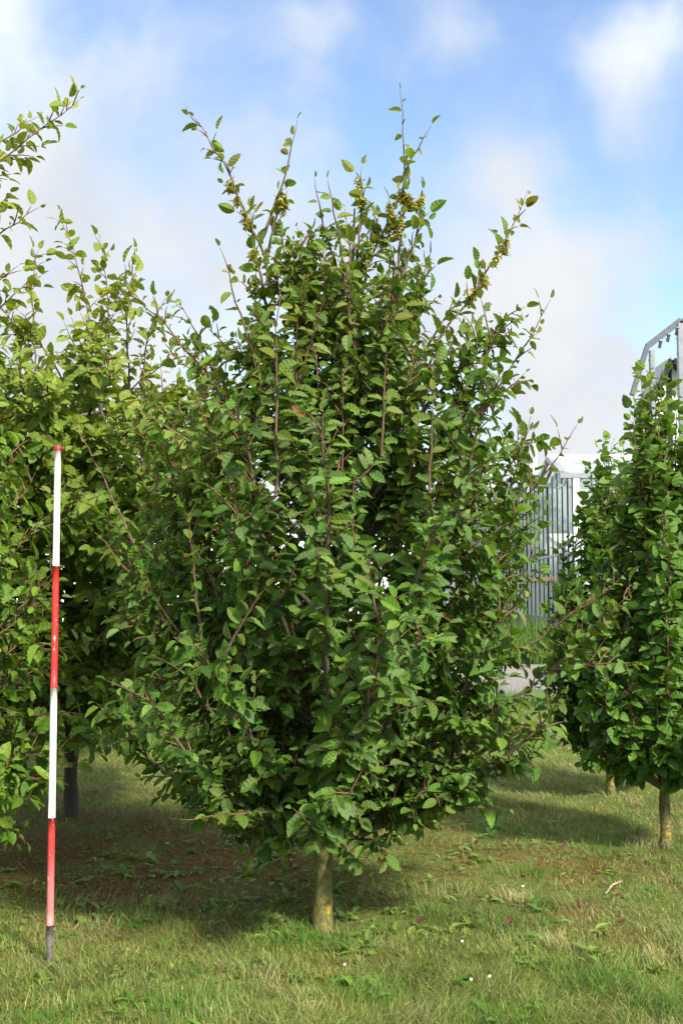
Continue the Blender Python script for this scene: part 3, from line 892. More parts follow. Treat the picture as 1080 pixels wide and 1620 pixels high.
# ------------------------------------------------------------------ ranging pole
def build_pole():
    foot = on_ground(78.5, 1527)
    head = at(92, 704, foot[1] + .06)
    root = thing('ranging_pole', 'red and white banded measuring pole stuck upright in the grass', 'pole', foot)
    L = np.linalg.norm(head - foot)
    d = unit(head - foot)

    def worn(name, col, under, dens, seed, fade=0.0):
        m, nt = mat_new(name)
        tcn = nt.n('ShaderNodeTexCoord').outputs['Object']
        mp = nt.n('ShaderNodeMapping', {'Vector': tcn, 'Scale': (1, 1, .45), 'Location': (seed, 0, 0)})
        nz = nt.n('ShaderNodeTexNoise', {'Vector': mp.outputs[0], 'Scale': 55.0, 'Detail': 4.0, 'Roughness': 0.6}).outputs['Fac']
        n2 = nt.n('ShaderNodeTexNoise', {'Vector': mp.outputs[0], 'Scale': 9.0, 'Detail': 5.0, 'Roughness': 0.65}).outputs['Fac']
        c = nt.mix(nt.n('ShaderNodeMapRange', {0: n2, 1: 0.35, 2: 0.7, 3: 0.0, 4: .35}).outputs[0], col, tuple(x * .72 for x in col))
        c = nt.mix(nt.n('ShaderNodeMapRange', {0: nz, 1: dens, 2: dens + .03}).outputs[0], c, under)
        if fade:
            z = nt.n('ShaderNodeSeparateXYZ', {0: tcn}).outputs[2]
            ff = nt.n('ShaderNodeMapRange', {0: nt.math('ADD', z, nt.math('MULTIPLY', n2, .12)), 1: .50, 2: .34, 3: 0.0, 4: fade}).outputs[0]
            c = nt.mix(ff, c, (.50, .20, .19))
        p = principled(nt, Base_Color=c, Roughness=0.42, Specular_IOR_Level=0.4)
        nt.n('ShaderNodeOutputMaterial', {0: p.outputs[0]})
        return m
    red = worn('red_band_paint', (.58, .032, .028), (.72, .66, .6), .655, 0)
    redlow = worn('faded_red_paint', (.52, .045, .04), (.72, .66, .6), .64, 3, fade=.75)
    white = worn('white_band_paint', (.78, .77, .73), (.42, .36, .28), .66, 6)
    iron = solid('weathered_iron', (.13, .115, .10), rough=.75, noise=.5, nscale=60, bump=.3)
    capm = solid('dull_red_plastic', (.30, .022, .022), rough=.5, noise=.25, nscale=40)
    ys = [1527, 1466, 1301, 1098, 902, 713, 704]
    fr = [(1527 - y) / (1527 - 704) for y in ys]
    R = [.0145, .0145, .0142, .0138, .0136, .0132, .012]

    def seg(name, i, m, r0, r1, label=None):
        g = Geo()
        n = 8
        t = np.linspace(fr[i], fr[i + 1], n)
        g.tube(foot + d * L * t[:, None], np.linspace(r0, r1, n), 20)
        o = g.build(name, m, root, foot, smooth=False)
        for p in o.data.polygons:
            p.use_smooth = len(p.vertices) == 4
        if label:
            o['label'] = label
        return o
    g = Geo()
    t = np.array([-.03, 0, .012, .03, .05, fr[1]])
    g.tube(foot + d * L * t[:, None], [.004, .0085, .0105, .0125, .0148, .0150], 20)
    g.build('iron_tip', iron, root, foot, smooth=True)
    seg('red_band', 1, redlow, .0142, .0142, 'lower red band, faded to pink near the iron tip')
    seg('white_band', 2, white, .0141, .0139)
    seg('red_band', 3, red, .0138, .0136)
    seg('white_band', 4, white, .0136, .0132)
    g = Geo()
    c = foot + d * L * fr[5]
    zs = np.array([-.004, .0, .006, .012, .017, .021, .0235])
    rs = np.array([.0142, .0155, .0158, .0152, .0128, .0085, .002])
    g.tube(c + d * zs[:, None], rs, 20)
    g.build('end_cap', capm, root, foot, smooth=True)


build_pole()

# ------------------------------------------------------------------ greenhouse, shed and steel frame behind
def glass_mat():
    m, nt = mat_new('horticultural_glass')
    tcn = nt.n('ShaderNodeTexCoord').outputs['Object']
    nz = nt.n('ShaderNodeTexNoise', {'Vector': tcn, 'Scale': .6, 'Detail': 3.0}).outputs['Fac']
    gl = nt.n('ShaderNodeBsdfGlossy', {0: (.85, .92, .93, 1), 1: .04})
    tr = nt.n('ShaderNodeBsdfTransparent', {0: (.86, .92, .90, 1)})
    fz = nt.n('ShaderNodeFresnel', {'IOR': 1.5}).outputs[0]
    f = nt.math('ADD', nt.math('MULTIPLY', fz, 1.0), nt.math('MULTIPLY', nz, .22), clamp=True)
    mx = nt.n('ShaderNodeMixShader', {0: f, 1: tr.outputs[0], 2: gl.outputs[0]})
    wash = nt.n('ShaderNodeAddShader', {0: nt.n('ShaderNodeBsdfDiffuse', {0: (.34, .37, .36, 1)}).outputs[0], 1: nt.n('ShaderNodeBsdfTranslucent', {0: (.40, .44, .42, 1)}).outputs[0]})
    mx = nt.n('ShaderNodeMixShader', {0: nt.n('ShaderNodeMapRange', {0: nz, 1: .35, 2: .65, 3: .35, 4: .6}).outputs[0], 1: mx.outputs[0], 2: wash.outputs[0]})
    nt.n('ShaderNodeOutputMaterial', {0: mx.outputs[0]})
    return m


M_GLASS = glass_mat()
M_WHITE = solid('white_aluminium', (.78, .79, .80), rough=.4, noise=.08, nscale=3)
M_SCREEN = solid('white_screen_cloth', (.80, .80, .80), rough=.9, noise=.06, nscale=4)
M_GALV = solid('galvanised_steel', (.22, .235, .25), rough=.45, metal=.55, noise=.18, nscale=9)
M_GALV_SHADE = solid('shaded_galvanised_steel', (.10, .112, .125), rough=.5, metal=.4, noise=.2, nscale=9)  # same galvanised steel, darkened to paint in shade on rafters and braces
M_DARK = solid('dark_grey_bar', (.022, .025, .028), rough=.75, spec=.15)
M_ZINC = solid('zinc_flashing', (.30, .32, .34), rough=.45, metal=.4, noise=.15, nscale=6)
M_CONC = solid('concrete_plinth', (.16, .155, .14), rough=.9, noise=.2, nscale=5)
M_WOOD = solid('pale_timber_rail', (.48, .36, .22), rough=.7, noise=.2, nscale=8)


def build_greenhouse():
    c0 = at(908, 925, 30.0)
    root = thing('greenhouse', 'large multi span glass greenhouse with dark glazing bars beyond the path', 'greenhouse', (c0[0], 30.0, 0), math.atan2(.62, 20))
    BAY, NB, EAVE, RISE, WID = 3.2, 7, 4.6, .62, 14.0
    DEP = BAY * NB

    def add(g, name, m, smooth=False):
        return g.build(name, m, root, smooth=smooth)
    g = Geo()
    g.box((-.06, -.06, 0), (WID, .06, .5))
    g.box((-.06, .06, 0), (.06, DEP, .5))
    add(g, 'plinth', M_CONC)
    # glazing bars along the gable side
    for i in range(int(DEP / .64) + 1):
        y = min(i * .64, DEP)
        u = (y % BAY) / (BAY / 2)
        top = EAVE + RISE * (u if u <= 1 else 2 - u) - .06
        wd = .045 if i % 5 else .08
        g = Geo()
        g.box((-.022 - .01 * (i % 5 == 0), y - wd / 2, .5), (.02, y + wd / 2, top))
        add(g, 'glazing_bar', M_DARK)
    g = Geo()
    for k in range(NB):
        y0 = k * BAY
        g.add([(0, y0 + .02, .5), (0, y0 + BAY - .02, .5), (0, y0 + BAY - .02, EAVE), (0, y0 + BAY / 2, EAVE + RISE - .03), (0, y0 + .02, EAVE)],
              [(0, 1, 2, 4)], [(4, 2, 3)])
    add(g, 'gable_glazing', M_GLASS)
    g = Geo()
    g.add([(.05, -.002, 2.6), (WID, -.002, 2.6), (WID, -.002, EAVE), (.05, -.002, EAVE)], [(0, 1, 2, 3)])
    add(g, 'front_glazing', M_GLASS)
    g = Geo()
    g.box((.05, -.03, .5), (WID, .03, 2.6))
    add(g, 'front_panel', M_WHITE)
    g = Geo()
    for i in range(1, 12):
        g.box((i * 1.25 - .035, -.05, .5), (i * 1.25 + .035, .0, EAVE - .1))
    add(g, 'front_mullions', M_WHITE)
    g = Geo()
    g.box((-.02, -.10, .02), (.16, .10, EAVE + .02))
    add(g, 'corner_post', M_WHITE)
    g = Geo()
    g.tube([(-.12, .25, EAVE - .15), (-.2, .3, EAVE - .28), (-.2, .9, EAVE - .32), (-.12, 1.0, EAVE - .25)], .035, 8)
    add(g, 'drain_pipe', M_WHITE, True)
    # roof spans with gable rafters, gutters and ridges
    for k in range(NB):
        y0 = k * BAY
        g = Geo()
        yr, zr = y0 + BAY / 2, EAVE + RISE
        for s in (0, 1):
            ya = y0 + s * BAY
            g.add([(-.3, ya, EAVE + .04), (WID, ya, EAVE + .04), (WID, yr, zr + .04), (-.3, yr, zr + .04)], [(0, 1, 2, 3)])
        o = add(g, 'roof_glazing', M_GLASS)
        g = Geo()
        for s in (0, 1):
            ya = y0 + s * BAY
            g.bar((-.32, ya, EAVE), (-.32, yr, zr), .12, .16)
            g.bar((-.1, ya, EAVE - .02), (-.1, yr, zr - .02), .08, .10)
        add(g, 'gable_rafter', M_ZINC)
        if k < 3:
            for x in np.arange(1, WID, 1.5):
                g = Geo()
                for s in (0, 1):
                    ya = y0 + s * BAY
                    g.bar((x, ya, EAVE + .05), (x, yr, zr + .05), .04, .05)
                add(g, 'roof_bar', M_WHITE)
        g = Geo()
        g.box((-.38, yr - .06, zr), (WID, yr + .06, zr + .12))
        add(g, 'ridge_cap', M_WHITE)
        g = Geo()
        g.box((-.38, y0 - .12, EAVE - .12), (WID, y0 + .12, EAVE + .02))
        add(g, 'gutter', M_ZINC)
        g = Geo()
        g.bar((.4, y0 + .8, EAVE + .56), (WID, y0 + .8, EAVE + .56), .08, .05)
        add(g, 'roof_purlin', M_WHITE)
    g = Geo()
    g.box((.1, .4, 1.75), (.14, DEP, 2.85))
    add(g, 'shade_screen', M_SCREEN)
    g = Geo()
    g.box((-.08, .2, 1.62), (.02, DEP, 1.74))
    add(g, 'timber_rail', M_WOOD)
    g = Geo()
    g.bar((-.02, .4, 2.4), (-.02, DEP, 2.05), .04, .06)
    add(g, 'screen_cable', M_ZINC)
    g = Geo()
    g.box((-.55, 2.7, EAVE), (-.42, 2.83, EAVE + 1.25))
    g.box((-.55, 2.7, EAVE - .1), (.0, 2.83, EAVE))
    add(g, 'vent_post', M_WHITE)
    # crop inside, seen through the panes
    r = np.random.default_rng(4)
    n = 1500
    P = np.stack([1.2 + 5 * r.random(n), r.random(n) * DEP, .5 + 3.0 * r.random(n) ** 1.2], -1)
    a, b = unit(r.normal(0, 1, (n, 3))) * .28, unit(r.normal(0, 1, (n, 3))) * .2
    V = np.stack([P - a, P - b, P + a, P + b], 1).reshape(-1, 3)
    g = Geo()
    g.add(V, np.arange(4 * n).reshape(-1, 4), col=np.repeat(np.array([.13, .22, .09]) * (.6 + .8 * r.random((n, 1))), 4, 0))
    o = add(g, 'indoor_crop', plain_col_material('crop_leaf', transl=.2))
    o['kind'] = 'stuff'
    g = Geo()
    g.add([(.2, .3, .06), (WID, .3, .06), (WID, DEP, .06), (.2, DEP, .06)], [(0, 1, 2, 3)])
    add(g, 'floor', M_CONC)
    g = Geo()
    g.box((WID, 0, 0), (WID + .1, DEP, EAVE))
    g.box((0, DEP + .06, 0), (WID, DEP + .16, EAVE))
    add(g, 'back_wall', M_SCREEN)


build_greenhouse()


def build_steel_frame():
    D = 20.0
    apex, knee, low = at(1076, 507, D), at(1023, 548, D), at(1010, 592, D)
    foot_x = knee[0] + .05
    root = thing('steel_frame', 'galvanised steel portal frame with sloping rafters rising behind the columnar trees', 'frame', (apex[0], D, 0))
    org = np.array([apex[0], D, 0])
    mir = lambda p: np.array([2 * apex[0] - p[0] + .0, p[1], p[2]])
    for yo in (0,):
        off = np.array([0, yo, 0])
        for a, b, nm in ((apex, knee, 'rafter'), (knee, at(999, 625, D), 'eave_brace')):
            for f in (lambda p: p, mir):
                g = Geo()
                g.bar(f(a) + off, f(b) + off, .08, .12)
                g.build(nm, M_GALV_SHADE, root, org)
        for x, ztop in ((apex[0], apex[2] - .06), (foot_x + .03, knee[2] - .08), (2 * apex[0] - foot_x, knee[2] - .08)):
            g = Geo()
            h = .07 if x == apex[0] else .04
            g.box((x - h, D - .06 + yo, 0), (x + h, D + .06 + yo, ztop))
            g.build('post', M_GALV, root, org)
    for z in (.22, .40):
        g = Geo()
        p = apex - [0, 0, apex[2] * 0 + z * 1.6]
        g.tube([p - [.05, .0, 0], [knee[0] + .2 * z + .15, D, p[2]]], .006, 5)
        g.build('wire', M_ZINC, root, org)
    for u in (.12, .38, .62):
        p = apex * (1 - u) + knee * u
        g = Geo()
        g.bar(p + [0, -.06, -.08], p + [.0, .06, -.20], .05, .05)
        g.build('bolt', M_ZINC, root, org)


build_steel_frame()


def build_shed():
    D = 25.5
    pk = at(1057, 576, D)
    WL, WR, ev = .42, 1.5, at(1040, 640, D)[2]
    evr = pk[2] - (pk[2] - ev) * WR / 1.1
    root = thing('white_shed', 'tall white clad shed with dark edge trim behind the steel frame', 'shed', (pk[0], D, 0))
    org = np.array([pk[0], D, 0])
    L = 1.2
    g = Geo()
    x0, x1 = pk[0] - WL, pk[0] + WR
    f = [(x0, D, 0), (x1, D, 0), (x1, D, evr), (pk[0], D, pk[2]), (x0, D, ev)]
    b = [(x, D + L, z) for x, y, z in f]
    g.add(f + b, [(0, 1, 2, 4), (5, 9, 7, 6), (0, 4, 9, 5), (1, 6, 7, 2)], [(4, 2, 3), (9, 8, 7)])
    g.build('wall', M_WHITE, root, org)
    for s, xe, ze in ((-1, x0, ev), (1, x1, evr)):
        g = Geo()
        a, c = np.array([pk[0], 0, pk[2] + .06]), np.array([xe + s * .1, 0, ze])
        n = np.array([s * .0, 0, .08])
        V = [a + [0, D - .25, 0], c + [0, D - .25, 0], c + [0, D + L, 0], a + [0, D + L, 0]]
        V = V + [v + n for v in V]
        g.add(V, [(0, 3, 2, 1), (4, 5, 6, 7), (0, 1, 5, 4), (1, 2, 6, 5), (2, 3, 7, 6), (3, 0, 4, 7)])
        g.build('roof', M_ZINC, root, org)
        g = Geo()
        g.bar(a + [s * .02, D - .30, -.02], c + [0, D - .30, -.04], .06, .13)
        g.build('edge_trim', M_DARK, root, org)
    for x in (pk[0], pk[0] + .62):
        g = Geo()
        zt = pk[2] - (pk[2] - evr) * abs(x - pk[0]) / WR - .04
        g.box((x - .05, D - .05, 0), (x + .05, D - .003, zt))
        g.build('cladding_strip', M_DARK, root, org)


build_shed()


def build_tunnel():
    """low white walled glasshouse far behind the left trees"""
    root = thing('nursery_house', 'long low white glasshouse glimpsed through gaps in the left foliage', 'greenhouse', (-9, 38, 0))
    g = Geo()
    g.box((-16, 0, 0), (13, .15, 2.5))
    g.build('wall', M_SCREEN, root)
    g = Geo()
    V = [(-16.2, -.2, 2.5), (13.2, -.2, 2.5), (13.2, 4, 3.5), (-16.2, 4, 3.5), (13.2, 8.2, 2.5), (-16.2, 8.2, 2.5)]
    g.add(V, [(0, 1, 2, 3), (3, 2, 4, 5)])
    g.build('roof', M_WHITE, root)
    g = Geo()
    for x in (-16, 13):
        g = Geo()
        g.add([(x, .1, 0), (x, 8, 0), (x, 8, 2.5), (x, 4, 3.45), (x, .1, 2.5)], [(0, 1, 2, 4)], [(4, 2, 3)])
        g.build('gable_wall', M_SCREEN, root)
    for x in np.arange(-15, 13, 2.5):
        g = Geo()
        g.box((x - .05, -.06, 0), (x + .05, -.003, 2.5))
        g.build('post', M_ZINC, root)


build_tunnel()


def far_tree(x, y, h, rad, seed, label):
    r = np.random.default_rng(seed)
    root = thing('background_tree', label, 'tree', (x, y, 0), 0, 'trees on the skyline')
    g = Geo()
    g.tube([(0, 0, -.1), (.1, 0, h * .3), (0, .1, h * .8)], [.22, .17, .04], 9, col=(.09, .07, .05))
    for i in range(9):
        a = r.random() * 6.28
        z = h * (.25 + .4 * r.random())
        g.tube([(0, 0, z), (rad * .4 * math.cos(a), rad * .4 * math.sin(a), z + .12 * h), (rad * .75 * math.cos(a), rad * .75 * math.sin(a), z + .2 * h)], [.08, .05, .015], 6, col=(.09, .07, .05))
    g.build('trunk', M_BARK, root, smooth=True)
    n = 5200
    k = 38
    cen = unit(r.normal(0, 1, (k, 3))) * (r.random((k, 1)) ** .4) * [rad * .8, rad * .8, h * .32] + [0, 0, h * .62]
    cc = r.integers(k, size=n)
    P = cen[cc] + unit(r.normal(0, 1, (n, 3))) * (r.random((n, 1)) ** .5) * rad * .36
    a, b = unit(r.normal(0, 1, (n, 3))) * .13, unit(r.normal(0, 1, (n, 3))) * .09
    V = np.stack([P - a, P - b, P + a, P + b], 1).reshape(-1, 3)
    g = Geo()
    g.add(V, np.arange(4 * n).reshape(-1, 4), col=np.repeat(np.array([.055, .095, .03]) * (.6 + .7 * r.random((n, 1))), 4, 0))
    g.build('crown', M_GRASS, root)


far_tree(-9.5, 58, 7.6, 3.0, 71, 'rounded tree far behind the low glasshouse, on the left')
far_tree(-4.5, 62, 6.6, 2.8, 72, 'rounded tree far behind the low glasshouse, behind the hornbeam')

far_tree(.6, 60, 7.0, 2.6, 73, 'rounded tree far behind the low glasshouse, at its right end')
far_tree(3.4, 66, 8.0, 2.8, 74, 'rounded tree far behind, nearest the large greenhouse')


# ------------------------------------------------------------------ grass and small ground plants
def blades(g, x, y, h, w, lean_dir, lean, col, r, z0=0.0):
    n = len(x)
    z = ground_z(x, y) * np.clip((16 - y) / 3, 0, 1) + z0
    P = np.stack([x, y, z - .004], -1)
    yaw = r.random(n) * 6.28
    S = np.stack([np.cos(yaw), np.sin(yaw), np.zeros(n)], -1) * (w / 2)[:, None]
    Ld = np.stack([np.cos(lean_dir), np.sin(lean_dir), np.zeros(n)], -1)
    up = np.array([0, 0, 1.0])
    l1, l2 = lean * .75, lean * 1.35
    d1 = Ld * np.sin(l1)[:, None] + up * np.cos(l1)[:, None]
    d2 = Ld * np.sin(l2)[:, None] + up * np.cos(l2)[:, None]
    M = P + d1 * (h * .55)[:, None]
    T = M + d2 * (h * .5)[:, None]
    V = np.stack([P - S, P + S, M + S * .75, M - S * .75, T], 1).reshape(-1, 3)
    b = np.arange(n)[:, None] * 5
    g.add(V, b + np.array([[0, 1, 2, 3]]), b + np.array([[3, 2, 4]]), col=np.repeat(col, 5, 0))


def shade_zone(x, y):
    """mossy, thin turf under the crowns"""
    def blob(cx, cy, rx, ry):
        return np.clip(1.25 - np.sqrt(((x - cx) / rx) ** 2 + ((y - cy) / ry) ** 2), 0, 1)
    return np.clip(blob(-1.3, 6.1, 2.3, 1.45) + .6 * blob(.7, 6.0, 1.2, .5), 0, 1)


def lawn():
    r = np.random.default_rng(17)
    g = Geo()
    zones = [(2.9, 4.7, 15000, 1.0), (4.7, 6.2, 8500, 1.1), (6.2, 8.5, 4200, 1.5), (8.5, 14.0, 1300, 2.2)]
    for y0, y1, dens, sc in zones:
        half = .34 * y1 + .7
        n = int((y1 - y0) * 2 * half * dens)
        x, y = (r.random(n) * 2 - 1) * half, y0 + (y1 - y0) * r.random(n)
        sh = shade_zone(x, y)
        patch = vnoise(x, y, 1.6, 21) * .5 + vnoise(x, y, 6.0, 22) * .5
        keep = r.random(n) > np.clip(sh * .80 + .45 * (patch < .42) + .15 * (y > 4.9), 0, .92)
        x, y, sh, patch = x[keep], y[keep], sh[keep], patch[keep]
        n = len(x)
        longp = vnoise(x, y, 2.3, 24) * .6 + vnoise(x, y, 7.0, 34) * .4
        flow = 7.0 * vnoise(x, y, 2.2, 23) + r.normal(0, 1.3, n)
        near = np.clip((4.6 - y) / .5, 0, 1)
        lay = np.clip((longp - .42) * 4, 0, 1) * near
        h = (.020 + .018 * patch + .055 * lay) * (.5 + 1.0 * r.random(n)) * (1 - .25 * sh)
        w = (.0016 + .0014 * r.random(n)) * sc
        lean = np.clip(.5 + .65 * lay + r.normal(0, .35, n), 0, 1.3)
        tone = vnoise(x, y, 3.1, 25) * .5 + .5 * r.random(n)
        gA, gB, st = np.array([.145, .220, .030]), np.array([.335, .370, .088]), np.array([.52, .44, .19])
        col = gA + (gB - gA) * tone[:, None]
        col = col * (1 - .3 * lay[:, None]) + np.array([.27, .30, .13]) * .3 * lay[:, None]
        straw = r.random(n) < (.12 + .30 * (vnoise(x, y, 1.3, 26) > .56) + .25 * sh + .08 * (y > 4.9))
        sc_ = np.where(r.random(n) < .5, 1.0, .5)[:, None]
        st2 = st - np.array([.10, .13, .08]) * np.clip(sh * 1.3, 0, 1)[:, None]
        col[straw] = (st2 * sc_)[straw]
        col *= (.5 + .7 * r.random((n, 1))) * (.72 + .56 * vnoise(x, y, 9.0, 36))[:, None]
        h *= .5 + .8 * vnoise(x, y, 13.0, 37)
        blades(g, x, y, h, w, flow, lean, col, r)
    # cut clippings lying on the turf
    n = 95000
    y = 3.0 + 8 * r.random(n) ** 1.25
    x = (r.random(n) * 2 - 1) * (.34 * y + .7)
    clump = vnoise(x, y, 2.6, 27) * .6 + vnoise(x, y, 8.0, 28) * .4
    k = r.random(n) < np.clip((clump - .38) * 3, .05, 1)
    x, y = x[k], y[k]
    n = len(x)
    pick = r.random(n)[:, None]
    col = np.where(pick < .45, [.33, .28, .13], np.where(pick < .75, [.17, .19, .07], [.14, .095, .04])) * (.6 + .7 * r.random((n, 1)))
    col = col * (1 - shade_zone(x, y)[:, None] * np.array([.25, .42, .6]))
    blades(g, x, y, .03 + .06 * r.random(n), .0020 * (1 + .3 * np.clip(y - 4.5, 0, 5)), 7.0 * vnoise(x, y, 1.6, 23) + r.normal(0, .8, n), 1.0 + .25 * r.random(n), col, r, z0=.004 + .018 * r.random(n))
    # matted tufts
    k = 50
    m = 700
    cy = 3.05 + 5.0 * r.random(m) ** 1.6
    cx = (r.random(m) * 2 - 1) * (.34 * cy + .4)
    ok = r.random(m) > shade_zone(cx, cy) * .8
    cx, cy = cx[ok], cy[ok]
    m = len(cx)
    pal = np.array([[.25, .31, .10], [.17, .27, .05], [.48, .41, .19], [.11, .20, .035], [.33, .35, .13]])
    tc_ = pal[r.choice(5, m, p=[.27, .27, .14, .18, .14])]
    dd = r.random(m) * 6.28
    R_ = .03 + .06 * r.random(m)
    x = np.repeat(cx, k) + r.normal(0, 1, m * k) * np.repeat(R_, k)
    y = np.repeat(cy, k) + r.normal(0, .8, m * k) * np.repeat(R_, k)
    col = np.repeat(tc_, k, 0) * (.55 + .7 * r.random((m * k, 1)))
    blades(g, x, y, np.repeat(.035 + .05 * r.random(m), k) * (.6 + .7 * r.random(m * k)), .0018 + .0014 * r.random(m * k), np.repeat(dd, k) + r.normal(0, .45, m * k),
           np.clip(np.repeat(.5 + .5 * r.random(m), k) + r.normal(0, .2, m * k), .1, 1.3), col, r)
    # longer tufts
    for cx, cy, k, hh in [(-.22, 4.62, 260, .09), (.75, 4.75, 180, .10), (.95, 4.05, 420, .11), (1.15, 3.85, 300, .12), (.1, 4.0, 200, .09), (-.9, 4.9, 160, .10), (.42, 4.9, 200, .09), (2.1, 6.3, 220, .10), (-1.6, 4.6, 180, .1), (1.75, 7.0, 150, .09),
                          (-.5, 3.9, 260, .08), (-1.0, 3.8, 260, .08), (.6, 3.75, 300, .09), (1.0, 5.6, 160, .08), (-.16, 4.66, 90, .08), (.0, 4.64, 90, .07), (1.88, 6.1, 80, .08), (-1.14, 4.22, 60, .06), (-1.20, 4.17, 40, .06), (1.5, 6.0, 160, .08)]:
        x, y = cx + r.normal(0, .10, k), cy + r.normal(0, .07, k)
        col = np.array([.10, .20, .03]) * (.7 + .7 * r.random((k, 1)))
        blades(g, x, y, hh * (.6 + .7 * r.random(k)), np.full(k, .0028), r.random(k) * 6.28, .3 + .6 * r.random(k), col, r)
    o = g.build('grass', M_GRASS)
    o['kind'] = 'stuff'
    # uncut strip in front of the path
    g = Geo()
    n = 15000
    x = -5.5 + 7.6 * r.random(n)
    y = 9.2 + (x + 5.5) * .16 + 2.6 * r.random(n)
    k = x < 1.6 + .12 * r.normal(0, 1, n)
    x, y = x[k], y[k]
    n = len(x)
    m, m2 = 7000, 3500
    x = np.concatenate([x, r.uniform(-6, 9, m), r.uniform(-1, 6, m2)])
    y = np.concatenate([y, r.uniform(20.1, 22.4, m), 13.45 + .22 * r.normal(0, 1, m2)])
    n = len(x)
    h = (.26 + .30 * r.random(n)) * (.6 + .7 * vnoise(x, y, 1.4, 31)) * (1 + .75 * (y > 15)) * np.where((y > 12.4) & (y < 15), .22 + .4 * vnoise(x, y, 2.0, 33), 1)
    col = (np.array([.085, .165, .030]) + np.array([.06, .05, .01]) * r.random((n, 1))) * (.7 + .6 * r.random((n, 1)))
    blades(g, x, y, h, .009 + .008 * r.random(n) + .02 * (y > 15), r.random(n) * 6.28, .15 + .5 * r.random(n) ** 2, col, r)
    o = g.build('tall_grass', M_GRASS)
    o['kind'] = 'stuff'


lawn()


def weeds():
    """dandelion, plantain and clover leaves in the turf"""
    r = np.random.default_rng(29)
    T, Q, UV = leaf_template(7, width=.34, peak=.62, curl=.45, fold=.12, pleat=.0, serr=.14, seed=30)
    T2, Q2, UV2 = leaf_template(7, width=.6, peak=.5, curl=.3, fold=.1, pleat=.0, serr=.03, seed=31)
    g = Geo()
    cl = [(.78, 4.62), (.55, 4.72), (.30, 4.62), (.42, 4.55), (-.4, 4.9), (-.85, 5.2), (1.1, 4.7), (1.35, 4.75), (1.6, 4.8), (.9, 5.0), (1.5, 5.3), (1.9, 5.9), (2.1, 5.6), (.62, 5.15), (-.2, 5.3), (-.6, 5.6), (-1.3, 5.0),
          (.95, 4.05), (.75, 4.0), (.1, 4.1), (-.35, 4.35), (-.75, 3.95), (1.2, 4.25), (.5, 3.85), (-1.05, 4.75), (-.1, 5.0), (.25, 5.6), (1.15, 5.9), (.35, 5.0), (.8, 4.45), (1.05, 4.4), (-1.55, 5.2), (-.55, 5.15)]
    for _ in range(330):
        cl.append((r.normal(-.1, 1.4), 3.5 + 3.4 * r.random()))
    for _ in range(120):
        cl.append((r.uniform(-1.9, .2), r.uniform(4.8, 6.4)))
    for cx, cy in cl:
        m = r.integers(4, 9)
        kind = r.random() < .45
        sz = .028 + .055 * r.random() ** 2
        tone = np.array([.10, .20, .026]) if r.random() < .6 else np.array([.16, .235, .04])
        for i in range(m):
            a = r.random() * 6.28
            el = .25 + .7 * r.random()
            A = np.array([math.cos(a) * math.cos(el), math.sin(a) * math.cos(el), math.sin(el)])
            N = unit(np.array([0, 0, 1.0]) - A * A[2] + r.normal(0, .1, 3))
            N = unit(N - A * (N @ A))
            B = np.cross(A, N)
            tt, qq, uu = (T, Q, UV) if kind else (T2, Q2, UV2)
            s = sz * (.7 + .6 * r.random()) * (1 if kind else .7)
            px, py = cx + r.normal(0, .012 if kind else .06), cy + r.normal(0, .012 if kind else .05)
            p = np.array([px, py, ground_at((px, py)) + (.0 if kind else .012)])
            g.add(p + s * (tt[:, :1] * B + tt[:, 1:2] * A + tt[:, 2:] * N), qq, col=tone * (.75 + .5 * r.random()), uv=uu)
    o = g.build('ground_weeds', M_LEAF2)
    o['kind'] = 'stuff'


weeds()


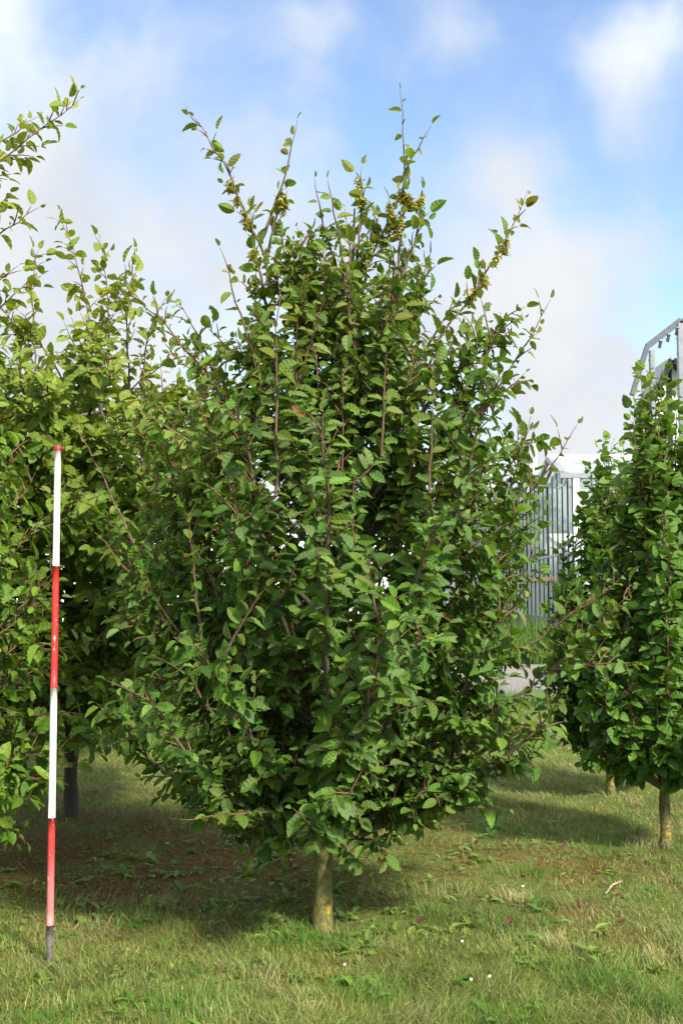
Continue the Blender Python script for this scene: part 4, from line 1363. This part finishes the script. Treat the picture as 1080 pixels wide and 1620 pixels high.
def small_things():
    r = np.random.default_rng(41)
    M_DEAD = plain_col_material('dry_leaf', rough=.7, transl=.2, bump=90.0)
    T, Q, UV = leaf_template(7, width=.6, curl=-.5, fold=.35, pleat=.03, seed=40)
    proto = None
    cols = [(.15, .065, .035), (.20, .10, .045), (.11, .05, .03), (.26, .13, .045)]
    meshes = []
    for c in cols:
        g = Geo()
        g.add((T - [0, .5, 0]) * .034 + [0, 0, .010], Q, col=c)
        o = g.build('fallen_leaf', M_DEAD, link=False)
        meshes.append(o)
    spots = [(105, 1293 + 70), (432, 1393), (475, 1405), (755, 1343), (847, 1385), (950, 1380), (805, 1472), (1048, 1365), (825, 1396), (976, 1425), (665, 1466), (467, 1495), (330, 1373), (322, 1464), (895, 1345), (905, 1403), (910, 1440), (985, 1470), (240, 1320), (563, 1300)]
    for i, (x, y) in enumerate(spots):
        o = meshes[i % 4].copy()
        scene.collection.objects.link(o)
        p = on_ground(x, y)
        o.location = (p[0], p[1], p[2] + .012)
        o.rotation_euler = (r.normal(0, .4), r.normal(0, .4), r.random() * 6.3)
        s = .8 + .6 * r.random()
        o.scale = (s, s, s)
        tag(o, 'small curled reddish brown dead leaf lying in the mown grass', 'fallen leaf', 'dead leaves on the lawn')
    for o in meshes:
        bpy.data.objects.remove(o)
    M_PET = solid('white_petals', (.8, .8, .76), rough=.6)
    M_YEL = solid('yellow_florets', (.6, .38, .03), rough=.7)
    M_STEM = solid('flower_stem', (.08, .15, .03), rough=.6)
    for x, y, hh, lab in [(545, 1537, .05, 'small white daisy in the grass just in front of the hornbeam trunk'), (745, 1560, .045, 'white daisy nearest the bottom edge, right of the trunk'),
                          (774, 1556, .05, 'white daisy beside another one, the right of that pair'), (827, 1409, .04, 'single white daisy among clover leaves under the columnar trees'), (731, 1502, .06, 'white daisy on a thin stem, above the pair near the bottom')]:
        p = on_ground(x, y)
        p[2] -= 0
        root = thing('daisy', lab, 'flower', p, 0, 'daisies in the lawn')
        root.scale = (.45, .45, .55)
        g = Geo()
        g.tube([(0, 0, -.005), (.004, 0, hh * .6), (.0, 0, hh)], .0013, 5)
        g.build('stem', M_STEM, root)
        g = Geo()
        nrm_ = unit(np.array([r.normal(0, .3), -.5, .8]))
        u = unit(np.cross(nrm_, [0, 0, 1.0]))
        v = np.cross(nrm_, u)
        for i in range(16):
            a = i * 6.283 / 16
            d = np.cos(a) * u + np.sin(a) * v
            s = -np.sin(a) * u + np.cos(a) * v
            c = np.array([0, 0, hh]) + nrm_ * .001 * (i % 2)
            g.add([c + d * .003 - s * .0012, c + d * .003 + s * .0012, c + d * .011 + s * .0021, c + d * .0125, c + d * .011 - s * .0021], [(0, 1, 2, 4)], [(4, 2, 3)])
        g.build('petals', M_PET, root)
        g = Geo()
        g.tube([np.array([0, 0, hh]) - nrm_ * .001, np.array([0, 0, hh]) + nrm_ * .002, np.array([0, 0, hh]) + nrm_ * .0035], [.0042, .0042, .002], 10)
        g.build('centre', M_YEL, root, smooth=True)
    # pale stick
    a, b = on_ground(957, 1418), on_ground(968, 1394)
    a[2] += .012
    b = a + (b - a) * [1, .35, 1] + [0, 0, .05]
    g = Geo()
    m = (a + b) / 2 + [-.006, 0, .012]
    g.tube([a, m, b], [.004, .0045, .003], 7)
    tag(g.build('stick', solid('bare_stick', (.40, .31, .20), rough=.8, noise=.3, nscale=60), None, a, smooth=True), 'short pale bare stick poking out of the clover on the right', 'stick')
    # stone
    p = on_ground(395, 1373)
    g = Geo()
    n, k = 10, 8
    th = np.linspace(0, math.pi, k)
    V = []
    for t in th:
        for i in range(n):
            f = i * 6.283 / n
            rr = 1 + .18 * math.sin(3 * f + 2 * t) + .1 * r.normal()
            V.append((.03 * rr * math.sin(t) * math.cos(f), .022 * rr * math.sin(t) * math.sin(f), .016 * rr * math.cos(t) + .01))
    q = [(i * n + j, i * n + (j + 1) % n, (i + 1) * n + (j + 1) % n, (i + 1) * n + j) for i in range(k - 1) for j in range(n)]
    g.add(np.array(V) + p, q)
    tag(g.build('stone', solid('pale_stone', (.36, .32, .28), rough=.9, noise=.3, nscale=50), None, p, smooth=True), 'small pale stone on the bare soil left of the hornbeam trunk', 'stone')


small_things()
